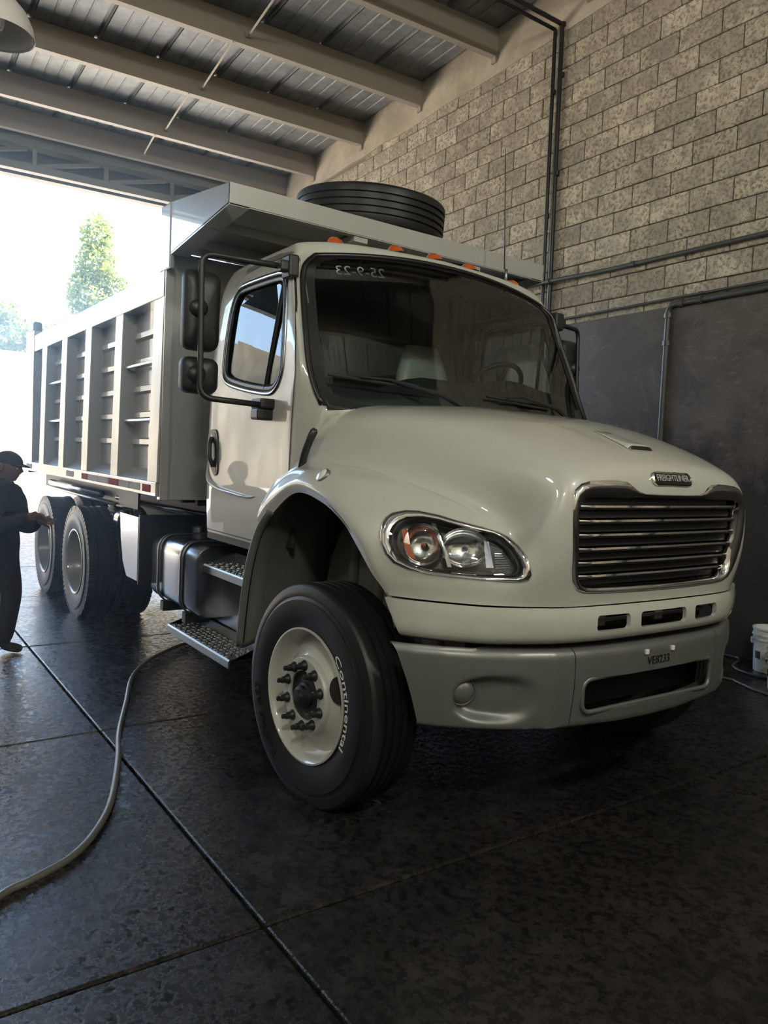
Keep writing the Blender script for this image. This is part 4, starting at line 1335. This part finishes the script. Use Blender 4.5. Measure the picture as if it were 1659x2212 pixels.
# ------------------------------------------------------------------ wheels
def tyre_profile(w, R, ri, grooves):
    """(axial, radius) closed loop; axial 0 = outer sidewall face, positive inward"""
    p = [(.022, ri), (.008, ri + .012), (.004, ri + .03), (-.004, ri + .06), (-.010, ri + .11), (-.008, ri + .145), (-.003, R - .075), (.003, R - .060), (.0015, R - .05), (.006, R - .032), (.012, R - .012), (.022, R - .003), (.03, R)]
    a, b = .03, w - .03
    n = grooves
    for i in range(n):
        c = a + (b - a) * (i + 1) / (n + 1)
        p += [(c - .008, R + .002), (c - .006, R - .012), (c + .006, R - .012), (c + .008, R + .002)]
    q = [(w - t, r) for t, r in p[:13]][::-1]
    return p + q
def smooth_o(o, a=30):
    shade(o, a); return o
RF, RR = .523, .518
tyre_me = {}
def make_tyre(w, R, ri, gr):
    o = MB().lathe(tyre_profile(w, R, ri, gr), 72, 'Y', closed=True).build('tyre', MT['rubber']); shade(o, 28)
    d = o.data; bpy.data.objects.remove(o); return d
steer_t, drive_t = make_tyre(.275, RF, .303, 4), make_tyre(.27, RR, .292, 3)
flat_t = steer_t.copy(); flat_t.name = 'tyre'
for v in flat_t.vertices:
    if v.co.z < -.499: v.co.z = -.499
def lugs(w, R, n=64):
    mb = MB()
    for i in range(n):
        a = 2 * pi * i / n
        M = Matrix.Rotation(-a, 4, 'Y')
        mb.box((-.017, .006, R - .028), (.017, .05, R + .008), M); mb.box((-.017, w - .05, R - .028), (.017, w - .006, R + .008), M)
    o = mb.build('tread_block', MT['rubber']); d = o.data; bpy.data.objects.remove(o); return d
lug_me = lugs(.27, RR)
rim_me = None
def put(name, me, parent, M):
    o = bpy.data.objects.new(name, me); finish(o, parent); o.matrix_local = M; return o
# rims: convex (steer) and dished (outer dual)
def mesh_of(mb, m, ang=35):
    o = mb.build('tmp', m); shade(o, ang); d = o.data; bpy.data.objects.remove(o); return d
steer_rim = mesh_of(MB().lathe([(.03, .296), (.004, .318), (-.003, .318), (-.004, .310), (.006, .300), (.035, .290), (.068, .282), (.085, .270), (.083, .255), (.060, .225), (.038, .200), (.026, .185), (.006, .180), (.0, .174), (.0, .116), (.03, .112)], 72, 'Y'), MT['white'])
dual_rim = mesh_of(MB().lathe([(.03, .285), (.004, .306), (-.003, .306), (-.004, .298), (.006, .286), (.06, .272), (.12, .266), (.15, .25), (.158, .2), (.16, .12), (.14, .11), (.10, .105), (.10, 0)], 64, 'Y'), MT['rim_dark'])
nut_me = mesh_of(MB().lathe([(.004, .026), (-.004, .026), (-.016, .020), (-.022, .0165), (-.040, .016), (-.043, .012), (-.060, .0115), (-.063, 0)], 12, 'Y'), MT['black'], 30)
hub_me = mesh_of(MB().lathe([(.03, .117), (.010, .114), (.012, .095), (.016, .085), (.012, .062), (.0, .060), (-.004, .050), (-.022, .047), (-.026, .034), (-.040, .030), (-.043, 0)], 24, 'Y'), MT['black'], 30)
steer = radians(4)
for s in (-1, 1):
    base = Matrix.Translation((-.03, s * 1.218, .500)) @ Matrix.Rotation(0 if s < 0 else pi, 4, 'Z') @ Matrix.Rotation(steer, 4, 'Z')
    w = put('front_wheel', flat_t, truck, base)
    I = Matrix()
    put('rim', steer_rim, w, I); put('hub', hub_me, w, I)
    for k in range(10):
        a = 2 * pi * (k + .5) / 10
        put('wheel_nut', nut_me, w, Matrix.Translation((.1435 * cos(a), .002, .1435 * sin(a))))
    for a in (radians(19), radians(199)):
        # hand hole: dark oval let into the sloping disc
        Mh = Matrix.Rotation(-a, 4, 'Y') @ Matrix.Translation((.221, .050, 0)) @ Matrix.Rotation(radians(41), 4, 'Z')
        P = [(.042 * cos(t), -.003, .062 * sin(t)) for t in np.linspace(0, 2 * pi, 24, endpoint=False)]
        MB().add([tuple(Mh @ Vector(p)) for p in P] + [tuple(Mh @ (Vector(p) + Vector((0, .02, 0)))) for p in P], [tuple(range(24))] + [(i, (i + 1) % 24, 24 + (i + 1) % 24, 24 + i) for i in range(24)]).build('hand_hole', MT['seal'], w)
    # raised lettering round the sidewall
    def arc_letters(word, r, mid, size, m, depth, nm, wide=1.0):
        me = text_mesh(word, size, depth)
        for v in me.vertices:
            rr = r + v.co.y; a = mid - v.co.x * wide / r
            ax_ = -.0125 + abs(rr - (.303 + .11)) * .06
            v.co = (rr * cos(a), ax_ - v.co.z, rr * sin(a))
        me.materials.clear(); me.materials.append(m)
        o = bpy.data.objects.new(nm, me); finish(o, w)
    arc_letters('Continental', .354, radians(9), .050, MT['letter_white'], .0006, 'white_lettering', 1.85)
    arc_letters('EcoPlus HS3', .412, radians(212), .062, MT['rubber'], .003, 'moulded_lettering', 1.25)
    for x in (-4.47, -5.84):
        for y, nm in ((1.22, 'outer_dual_wheel'), (.885, 'inner_dual_wheel')):
            b = Matrix.Translation((x, s * y, RR - .004)) @ Matrix.Rotation(0 if s < 0 else pi, 4, 'Z')
            w2 = put(nm, drive_t, truck, b)
            t_ = put('tread', lug_me, w2, I); t_['kind'] = 'stuff'
            put('rim', dual_rim, w2, I)

# ------------------------------------------------------------------ running gear seen along the right side
for s in (-1, 1):
    yo = s * 1.13
    def b(x0, x1, y0, y1, z0, z1): return (x0, min(s * y0, s * y1), z0), (x1, max(s * y0, s * y1), z1)
    # rectangular fuel tank with two straps on brackets
    prof = [(s * p, q) for p, q in rrect(.58, .53, 1.14, 1.0, .10, 5)]
    tank = MB().prism(prof, 0, -2.50, -1.62).build('fuel_tank', MT['alu'], truck, smooth=True, auto=40, bevel=.012)
    for x in (-2.30, -1.86):
        P = [[(x + dx, s * p, q) for p, q in rrect(.575, .525, 1.148, 1.008, .105, 5)] for dx in (-.028, .028)]
        MB().grid(np.array(P), wrap=True).build('tank_strap', MT['steel'], tank, smooth=True, thick=.006, auto=40)
        MB().grid(np.array([[(x + dx, s * p, q) for p, q in rrect(.573, .523, 1.150, 1.010, .105, 5)] for dx in (-.008, .008)]), wrap=True).build('strap_rubber', MT['black'], tank, smooth=True, thick=.007, auto=40)
        MB().box(*b(x - .03, x + .03, .45, 1.12, .46, .53)).build('tank_bracket', MT['frame'], tank)
    MB().lathe([(0, .05), (.05, .05), (.055, .03), (.055, 0)], 16, 'Z', M=Matrix.Translation((-2.40, s * .82, 1.0))).build('filler_cap', MT['steel'], tank, smooth=True, auto=40)
    # cab steps: two chequered treads on a back plate
    def tread(nm, x0, x1, y0, y1, z, lip):
        t = MB().prism([(s * y0, z - .002), (s * (y1 - .008), z - .002), (s * y1, z - .012), (s * y1, z - lip), (s * (y1 - .012), z - lip), (s * (y1 - .012), z - .016), (s * (y0 + .012), z - .016), (s * (y0 + .012), z + .06), (s * y0, z + .06)], 0, x0, x1).build(nm, MT['steel'], truck, bevel=.002, seg=1)
        me = None; mb = MB()
        nx, ny = int((x1 - x0 - .06) / .045), 6
        for i in range(nx):
            for j in range(ny):
                cx = x0 + .04 + i * .045 + (.022 if j % 2 else 0); cy = y0 + .03 + (y1 - y0 - .05) * j / (ny - 1)
                a = radians(45 if (i + j) % 2 else -45)
                mb.lathe([(z - .002, .012), (z + .004, .008), (z + .005, 0)], 6, 'Z', M=Matrix.Translation((cx, s * cy, 0)) @ Matrix.Rotation(a, 4, 'Z') @ Matrix.Diagonal((1.2, .5, 1, 1)))
        o = mb.build('tread_studs', MT['steel'], t); o['kind'] = 'stuff'
    tread('lower_step', -2.03, -1.0, .95, 1.17, .425, .055)
    tread('upper_step', -1.98, -.90, .86, 1.09, .895, .055)
    pl = MB().box(*b(-1.93, -.86, .93, .945, .44, .87)).build('step_plate', MT['alu'], truck, bevel=.003)
    for z in (.80, .67, .54):
        MB().lathe([(0, .016), (-s * .0, .016), (s * .008, .012), (s * .01, 0)], 10, 'Y', M=Matrix.Translation((-1.84, s * .945, z))).build('plate_screw', MT['steel'], pl)
    MB().box(*b(-1.95, -1.0, .45, .93, .45, .88)).build('battery_box', MT['frame'], truck)
    # bright mudguard plate ahead of the drive wheels
    gp = smooth_loop([(-3.10, 1.10), (-2.63, 1.10), (-2.63, .62), (-2.9, .62), (-3.0, .72), (-3.07, .9)], 1)
    MB().prism(gp, 1, min(s * 1.19, s * 1.20), max(s * 1.19, s * 1.20)).build('mudguard_plate', MT['alu'], truck, bevel=.004)
    MB().box(*b(-2.62, -2.60, .5, 1.2, .60, 1.12)).build('mudguard_stay', MT['frame'], truck)
    # tubes and valves above the drive wheels
    MB().tube([(-6.3, s * 1.06, 1.17), (-4.2, s * 1.06, 1.17)], .035, 10).build('guard_tube', MT['alu'], truck, smooth=True)
    MB().tube([(-6.4, s * 1.02, 1.10), (-3.9, s * 1.02, 1.10)], .018, 8).build('guard_rail', MT['steel'], truck, smooth=True)
    MB().tube([(-2.2, s * .55, 1.10), (-3.9, s * 1.0, 1.16)], .02, 8).build('air_line', MT['alu'], truck, smooth=True)
    MB().lathe([(0, .09), (.12, .09), (.15, .06), (.15, 0)], 16, 'X', M=Matrix.Translation((-3.75, s * .98, .98))).build('air_tank', MT['alu'], truck, smooth=True, auto=40)
    MB().tube([(-3.6, s * .9, .98), (-3.5, s * .95, 1.15)], .03, 10).build('stay_tube', MT['steel'], truck, smooth=True)

# ------------------------------------------------------------------ the person at the left edge, in shadow against the light
def skinned(name, chains, parent, m, sub=2):
    """chains: list of lists of ((x,y,z), r); a chain may start with an int that names a vertex already placed"""
    vs, rs, es = [], [], []
    for ch in chains:
        prev = None
        for q in ch:
            if isinstance(q, int): prev = q; continue
            vs.append(q[0]); rs.append(q[1]); i = len(vs) - 1
            if prev is not None: es.append((prev, i))
            prev = i
    me = bpy.data.meshes.new(name); me.from_pydata(vs, es, [])
    o = bpy.data.objects.new(name, me); finish(o, None)
    o.modifiers.new('skin', 'SKIN')
    sv = me.skin_vertices[0].data
    for i, r in enumerate(rs):
        sv[i].radius = r if hasattr(r, '__len__') else (r, r)
    sv[0].use_root = True
    s_ = o.modifiers.new('sub', 'SUBSURF'); s_.levels = sub; s_.render_levels = sub
    apply_mods(o)
    for p in o.data.polygons: p.use_smooth = True
    o.data.materials.clear(); o.data.materials.append(m)
    o.parent = parent
    return o
man = thing('person', 'person in dark clothes and a cap standing side-on at the left edge, one arm bent', 'person', (-3.26, -2.06, 0))
man.rotation_euler = (0, 0, radians(52))
V = lambda x, y, z, r: ((x, y, z), r)
body = skinned('body', [
    [V(-.03, 0, .84, (.185, .17)), V(-.02, 0, .98, (.19, .165)), V(.02, 0, 1.12, (.215, .18)), V(.05, 0, 1.22, (.20, .15)), V(.06, 0, 1.30, (.075, .07)), V(.075, 0, 1.345, (.055, .055))],
    [0, V(.02, .09, .74, .108), V(.075, .10, .46, .082), V(.03, .10, .12, .060), V(.02, .10, .05, .045), V(.12, .11, .035, .036), V(.16, .11, .03, .026)],
    [0, V(-.07, -.10, .74, .108), V(-.10, -.11, .46, .082), V(-.20, -.11, .13, .060), V(-.20, -.11, .055, .045), V(-.10, -.12, .035, .036), V(-.06, -.12, .03, .026)],
    [3, V(.06, -.17, 1.21, .095), V(.11, -.21, 1.00, .085), V(.20, -.17, 1.02, .06), V(.295, -.12, 1.07, .036)],
    [3, V(.04, .17, 1.21, .095), V(.06, .22, .98, .085), V(.18, .16, .96, .06), V(.28, .08, 1.02, .036)],
], man, MT['cloth'])
for (wx, wy, wz, sy) in ((.295, -.12, 1.07, 1), (.28, .08, 1.02, -1)):
    ch = [[V(wx, wy, wz, .028), V(wx + .03, wy + sy * .012, wz + .005, .032), V(wx + .065, wy + sy * .02, wz + .008, .030)]]
    for k in range(4):
        yy = wy + sy * (.0 + .045 * k / 3); L = (.075, .082, .078, .062)[k]
        zz = wz + .028 - .016 * k
        ch.append([2, V(wx + .075, yy, zz, .0095), V(wx + .075 + L * .5, yy + sy * .008, zz - .004, .009), V(wx + .07 + L * .75, yy + sy * .02, zz - .024, .008)])
    ch.append([1, V(wx + .05, wy - sy * .02, wz + .03, .011), V(wx + .085, wy - sy * .012, wz + .045, .0095)])
    skinned('hand', ch, man, MT['skin'], 2)
# head with face, ears and cap
hb = bmesh.new()
bmesh.ops.create_uvsphere(hb, u_segments=32, v_segments=24, radius=1)
for v in hb.verts:
    x, y, z = v.co
    X = .098 * x; Y = .076 * y; Z = .118 * z
    if z < 0:
        Y *= 1 + .22 * z; X *= 1 + .10 * z if x < 0 else 1 + .02 * z
    if x > .55:
        nz = math.exp(-((z + .12) / .16) ** 2 - (y / .17) ** 2); X += .026 * nz            # nose
        br = math.exp(-((z - .10) / .07) ** 2 - ((abs(y) - .30) / .22) ** 2); X += .006 * br    # brow
        ey = math.exp(-((z - .0) / .08) ** 2 - ((abs(y) - .33) / .13) ** 2); X -= .010 * ey       # eye sockets
        mo = math.exp(-((z + .46) / .05) ** 2 - (y / .28) ** 2); X += .007 * mo; X -= .004 * math.exp(-((z + .46) / .018) ** 2 - (y / .26) ** 2)
        ch_ = math.exp(-((z + .78) / .14) ** 2 - (y / .3) ** 2); X += .012 * ch_
    v.co = (X, Y, Z)
me = bpy.data.meshes.new('head'); hb.to_mesh(me); hb.free()
for p in me.polygons: p.use_smooth = True
me.materials.append(MT['skin'])
hd = bpy.data.objects.new('head', me); finish(hd, man); hd.location = (.085, 0, 1.425); hd.rotation_euler = (0, radians(8), 0)
for s in (-1, 1):
    MB().lathe([(0, .004), (.002, .020), (.010, .026), (.014, .016), (.012, .004)], 14, 'Y', M=Matrix.Translation((-.005, s * .072, -.005)) @ Matrix.Diagonal((.8, s, 1.25, 1))).build('ear', MT['skin'], hd, smooth=True)
    MB().lathe([(0, .011), (.005, .010), (.009, .005), (.010, 0)], 12, 'X', M=Matrix.Translation((.078, s * .026, .003))).build('eye', MT['reflector_white'], hd, smooth=True)
cp = []
for t in np.linspace(0, 1, 9):
    a = t * pi / 2
    cp.append([(.106 * cos(a) * cos(b) - .004, .086 * cos(a) * sin(b), .028 + .088 * sin(a)) for b in np.linspace(0, 2 * pi, 28, endpoint=False)])
cap = MB().grid(np.array(cp), wrap=True).build('cap', MT['cloth'], hd, smooth=True)
br = []
for t in np.linspace(0, 1, 5):
    br.append([((.098 + .065 * t) * cos(b) * (1 if True else 1), .082 * sin(b) * (1 - .12 * t), .032 - .012 * t * t) for b in np.linspace(-1.15, 1.15, 13)])
MB().grid(br).build('cap_brim', MT['cloth'], cap, smooth=True, thick=.003)

# ================================================================== loose things and fittings
# spare tyre lying on the cab guard
sp = thing('spare_tyre', 'black truck tyre lying flat on top of the white cab guard', 'tyre', (-1.62, .05, 3.03))
o = bpy.data.objects.new('tyre_casing', steer_t); finish(o, sp)
o.matrix_local = Matrix.Translation((0, 0, .10)) @ Matrix.Rotation(radians(4), 4, 'Y') @ Matrix.Rotation(radians(-90), 4, 'X') @ Matrix.Translation((0, -.29, 0))

# hoses
hp = spline([(.9,-3.4,.016),(.40,-2.75,.016),(.17,-2.52,.016),(.12,-2.42,.016),(.03,-2.26,.016),(-.12,-2.13,.016),(-.38,-1.99,.016),(-.83,-1.83,.020),(-1.2,-1.72,.020),(-1.74,-1.52,.016),(-2.2,-1.35,.016),(-2.51,-1.17,.016),(-2.77,-.94,.016),(-3.02,-.58,.016),(-3.2,.2,.016),(-3.0,1.2,.016)], 6)
tag(MB().tube(hp, .0155, 10).build('water_hose', MT['hose'], None, smooth=True), 'long grey water hose curving over the wet floor and under the truck', 'hose')
hp = spline([(-2.4,3.50,.012),(-1.4,3.56,.012),(-.77,3.56,.012),(-.6,3.53,.012),(-.47,3.22,.012),(-.2,3.12,.012),(.3,3.20,.012),(1.0,3.3,.012)], 6)
tag(MB().tube(hp, .011, 8).build('wash_hose', MT['pipe'], None, smooth=True), 'thin pale hose lying at the dado wall beside the buckets', 'hose')
hp = spline([(-1.4,2.6,.010),(-.35,2.80,.010),(-.19,2.79,.010),(.05,2.70,.010),(.5,2.66,.010),(1.2,2.8,.010)], 6)
tag(MB().tube(hp, .010, 8).build('wash_hose', MT['hose'], None, smooth=True), 'dark thin hose lying in front of the white buckets', 'hose')

# buckets by the wall
def mk_bucket_mat(nm, base, dirt):
    m = mat(nm, base, .45); t = NT(m); v = t.coord()
    c = t.mix(t.ramp(t.noise(v, 7, 8, .7), [(.50, 0), (.64, 1)]), base, dirt)
    t.l(c, t.b.inputs['Base Color'])
    return m
MT['bucket'] = mk_bucket_mat('bucket_plastic', (.66, .66, .64), (.30, .29, .27))
MT['bucket2'] = mk_bucket_mat('bucket_plastic_stained', (.62, .58, .46), (.25, .20, .12))
def bucket(x, y, label, m, patches, R=.150, h=.37):
    b = thing('bucket', label, 'bucket', (x, y, 0), 'plastic buckets by the wall')
    prof = [(.0, 0), (.0, R * .84), (.004, R * .86), (h * .72, R * .97), (h * .722, R * 1.02), (h * .75, R * 1.02), (h * .752, R * .985), (h * .82, R * .99), (h * .822, R * 1.04), (h * .86, R * 1.04), (h * .862, R), (h * .96, R), (h * .965, R * 1.05), (h, R * 1.05), (h, R * .98), (h * .9, R * .95), (.01, R * .82), (.01, 0)]
    MB().lathe(prof, 36, 'Z').build('body', m, b, smooth=True, auto=30)
    a = radians(215)
    for q in (a, a + pi):
        MB().box((-.03, -.012, h * .62), (.03, .012, h * .74), Matrix.Rotation(q, 4, 'Z') @ Matrix.Translation((R * 1.0, 0, 0)) @ Matrix.Rotation(pi / 2, 4, 'Z')).build('handle_ear', m, b, bevel=.004)
    e0, e1 = Vector((R * 1.03 * cos(a), R * 1.03 * sin(a), h * .68)), Vector((-R * 1.03 * cos(a), -R * 1.03 * sin(a), h * .68))
    side = Vector((-sin(a), cos(a), 0)) * -1
    P = [e0.lerp(e1, .5) + (e0 - e1) * .5 * cos(t) + side * sin(t) * R * 1.18 + Vector((0, 0, -.16 * sin(t))) for t in np.linspace(0, pi, 17)]
    MB().tube(P, .003, 6).build('handle', MT['pipe'], b, smooth=True)
    for (a0, a1, z0, z1) in patches:
        rr = lambda z: R * (.86 + .11 * z / (h * .72)) + .0012
        G_ = [[(rr(z) * cos(t), rr(z) * sin(t), z) for t in np.linspace(radians(a0), radians(a1), 7)] for z in (z0, z1)]
        MB().grid(G_).build('printed_patch', MT['marker_text'], b, smooth=True)
    return b
bucket(-.27, 3.43, 'white plastic bucket with black printed squares standing by the dado wall', MT['bucket'], [(-158, -142, .11, .175), (-122, -98, .11, .175), (-78, -54, .11, .175), (-150, -138, .20, .225)])
bucket(.115, 2.95, 'stained cream bucket at the right edge in front of the white one', MT['bucket2'], [(-150, -128, .10, .16), (-120, -96, .10, .16)])

# pendant lamp
def at_px(u, v, depth):
    r, uu, f = (Vector(q) for q in R_CAM)
    return CAM_P + (f + r * (u - 829.5) / 1651.45 - uu * (v - 1106) / 1651.45) * depth
lp = thing('pendant_lamp', 'white enamel dome lamp hanging from the roof at the upper left', 'lamp', (-2.84, -2.17, 4.30))
sh_ = [(.0, .235), (-.006, .24), (.004, .238), (.07, .225), (.15, .19), (.21, .135), (.25, .07), (.26, .055), (.33, .05), (.335, .0)]
MB().lathe(sh_ + [(.325, .0), (.24, .05), (.2, .125), (.145, .18), (.07, .215), (.002, .228)], 40, 'Z').build('lamp_shade', MT['lampshade'], lp, smooth=True, auto=40)
MB().lathe([(.25, .02), (.16, .025), (.12, .05), (.07, .055), (.03, .04), (.015, 0)], 20, 'Z').build('bulb', MT['reflector_white'], lp, smooth=True)
MB().tube([(0, 0, .33), (0, 0, 2.86)], .012, 8).build('cable', MT['pipe_black'], lp)

# added unseen fill lights around the camera, to brighten the truck's front
for q, e in (((5.6, -4.6, 5.7), 125), ((5.6, .6, 5.7), 110), ((1.2, -6.4, 5.7), 50)):
    ld = bpy.data.lights.new('fill_light', 'POINT'); ld.energy = e; ld.color = (1.0, .98, .83); ld.shadow_soft_size = .22
    lo2 = bpy.data.objects.new('fill_light', ld); COL.objects.link(lo2); lo2.location = q

# conduits and pipes on the block wall (wall frame)
def pipe(nm, pts, r, m, label, clamps=(), fil=.05):
    w = [WALL @ Vector(p) for p in pts]
    t = thing(nm, label, 'pipe', w[0])
    inv = Matrix.Translation(-w[0])
    loc = [inv @ p for p in w]
    MB().tube(fillet_path(loc, fil, 5) if len(loc) > 2 else loc, r, 10).build('tube', m, t, smooth=True, auto=40)
    for c in clamps:
        p = inv @ (WALL @ Vector(c[0])); d = Vector(c[1])
        MB().tube([p - d * .022, p + d * .022], r * 1.35, 10).build('clamp', m, t)
    return t
yw_ = WD - .045
V_, H_ = (0, 0, 1), (1, 0, 0)
pipe('conduit', [(-6.55, -6.0, 5.20), (-6.50, yw_ - .01, 5.10), (-6.46, yw_, -1.2)], .022, MT['pipe_black'], 'left one of the two black pipes running down the block wall', [((-6.49, yw_, 3.0), V_), ((-6.49, yw_, 4.4), V_)], .03)
pipe('conduit', [(-6.45, -6.0, 5.24), (-6.395, yw_ - .01, 5.115), (-6.345, yw_, -1.2)], .026, MT['pipe_black'], 'right and thicker one of the two black pipes running down the block wall', [((-6.375, yw_, 4.55), V_), ((-6.37, yw_, 3.45), V_), ((-6.39, yw_ - .005, 5.11), V_)], .03)
pipe('conduit', [(-8.5, yw_ - .02, 2.19), (-6.37, yw_ - .05, 2.225), (-5.6, yw_, 2.21), (1.0, yw_, 2.20)], .024, MT['pipe'], 'upper grey conduit crossing the bare block wall at the right', [((-5.22, yw_, 2.208), H_), ((-6.36, yw_ - .05, 2.225), H_)], .2)
pipe('conduit', [(-8.0, yw_, 1.765), (-4.55, yw_, 1.785), (1.0, yw_, 1.80)], .013, MT['pipe'], 'thin green-grey conduit running just above the dark dado', [((-4.42, yw_, 1.786), H_)])
pipe('conduit', [(-4.765, yw_, -1.5), (-4.765, yw_, 1.722), (-4.60, yw_, 1.722), (1.0, yw_, 1.752)], .030, MT['pipe'], 'grey conduit that bends down over the dark dado wall', [((-4.765, yw_, 1.62), V_), ((-4.62, yw_, 1.722), H_), ((-4.42, yw_, 1.724), H_), ((-4.765, yw_, 1.35), V_)], .11)

# ------------------------------------------------------------------ trees beyond the yard wall
def mk_leaf(nm, a, b):
    m = mat(nm, a, .55); t = NT(m)
    oi = t.n('ShaderNodeNewGeometry')
    t.l(t.mix(oi.outputs['Random Per Island'], a, b), t.b.inputs['Base Color'])
    t.b.inputs['Transmission Weight'].default_value = 0
    tl = t.n('ShaderNodeBsdfTranslucent'); tl.inputs[0].default_value = (.30, .36, .06, 1)
    mx = t.n('ShaderNodeMixShader'); mx.inputs[0].default_value = .35
    out = t.t.nodes['Material Output']
    t.l(t.b.outputs[0], mx.inputs[1]); t.l(tl.outputs[0], mx.inputs[2]); t.l(mx.outputs[0], out.inputs[0])
    return m
MT['leaf'] = mk_leaf('leaf', (.035, .05, .012), (.085, .105, .022))
MT['bark'] = mat('bark', (.10, .075, .05), .9)
def tree(loc, blobs, label, n, lsize=.13, group=None):
    t = thing('tree', label, 'tree', loc, group)
    vs, fs = [], []
    tot = sum(b[3] * b[4] * b[5] for b in blobs)
    for (cx, cy, cz, rx, ry, rz) in blobs:
        k = int(n * rx * ry * rz / tot)
        for _ in range(k):
            d = rng.normal(size=3); d /= np.linalg.norm(d)
            r = rng.uniform(.25, 1) ** .5
            c = np.array([cx, cy, cz]) + d * r * np.array([rx, ry, rz])
            a = rng.normal(size=3); a /= np.linalg.norm(a); b = np.cross(a, rng.normal(size=3)); b /= np.linalg.norm(b)
            L = lsize * rng.uniform(.7, 1.3); w = L * .45
            i = len(vs)
            vs += [tuple(c - a * L / 2), tuple(c + b * w / 2), tuple(c + a * L / 2), tuple(c - b * w / 2)]
            fs.append((i, i + 1, i + 2, i + 3))
    me = bpy.data.meshes.new('foliage'); me.from_pydata(vs, [], fs); me.materials.append(MT['leaf'])
    o = bpy.data.objects.new('foliage', me); finish(o, t); o['kind'] = 'stuff'
    top = max(blobs, key=lambda b: b[2])
    trunk = MB().tube([(0, 0, 0), (.05, .03, 1.5), (.0, .0, blobs[0][2]), (top[0] * .8, top[1] * .8, top[2])], [.14, .11, .07, .02], 8).build('trunk', MT['bark'], t, smooth=True)
    for (cx, cy, cz, rx, ry, rz) in blobs[1:]:
        MB().tube([(0, 0, min(cz - .6, blobs[0][2])), (cx * .5, cy * .5, cz - .35), (cx, cy, cz)], [.05, .035, .012], 6).build('branch', MT['bark'], t, smooth=True)
    return t
tree((-26.5, 4.75, 0), [(0, 0, 5.6, .9, 1.2, 1.1), (0, -.55, 7.0, .8, .8, 1.0), (.1, -.35, 8.1, .7, .75, .9), (0, -.3, 9.2, .6, .62, .8), (0, .9, 6.6, .7, .7, .8), (0, .4, 7.4, .6, .6, .6), (0, -1.2, 5.4, .7, .8, .6), (0, 1.2, 5.7, .6, .7, .6)], 'tall slim tree standing beyond the dump body, lit from behind', 14000, .17)
tree((-30.5, 2.25, .55), [(0, 0, 5.2, .9, 1.0, .9), (0, -.2, 6.1, .6, .55, .6), (0, 1.2, 5.3, .7, .9, .6), (0, -1.2, 5.3, .8, .8, .9)], 'low bushy tree beyond the rear of the dump body', 7000, .17)

# ------------------------------------------------------------------ haze volume added to imitate lens veil over the rear
m = bpy.data.materials.new('lens_veil_scatter'); m.use_nodes = True
t = m.node_tree; t.nodes.clear()
out, vs_ = t.nodes.new('ShaderNodeOutputMaterial'), t.nodes.new('ShaderNodeVolumeScatter')
vs_.inputs['Density'].default_value = HAZE = .045
vs_.inputs['Anisotropy'].default_value = .75
t.links.new(vs_.outputs[0], out.inputs['Volume'])
hz = MB().box((-10.8, -7, .02), (-.6, 2.6, 3.4)).build('veil_haze', m)
hz['kind'] = 'stuff'; hz['label'] = 'thin pale haze added to imitate lens veil'; hz['category'] = 'veil_haze'
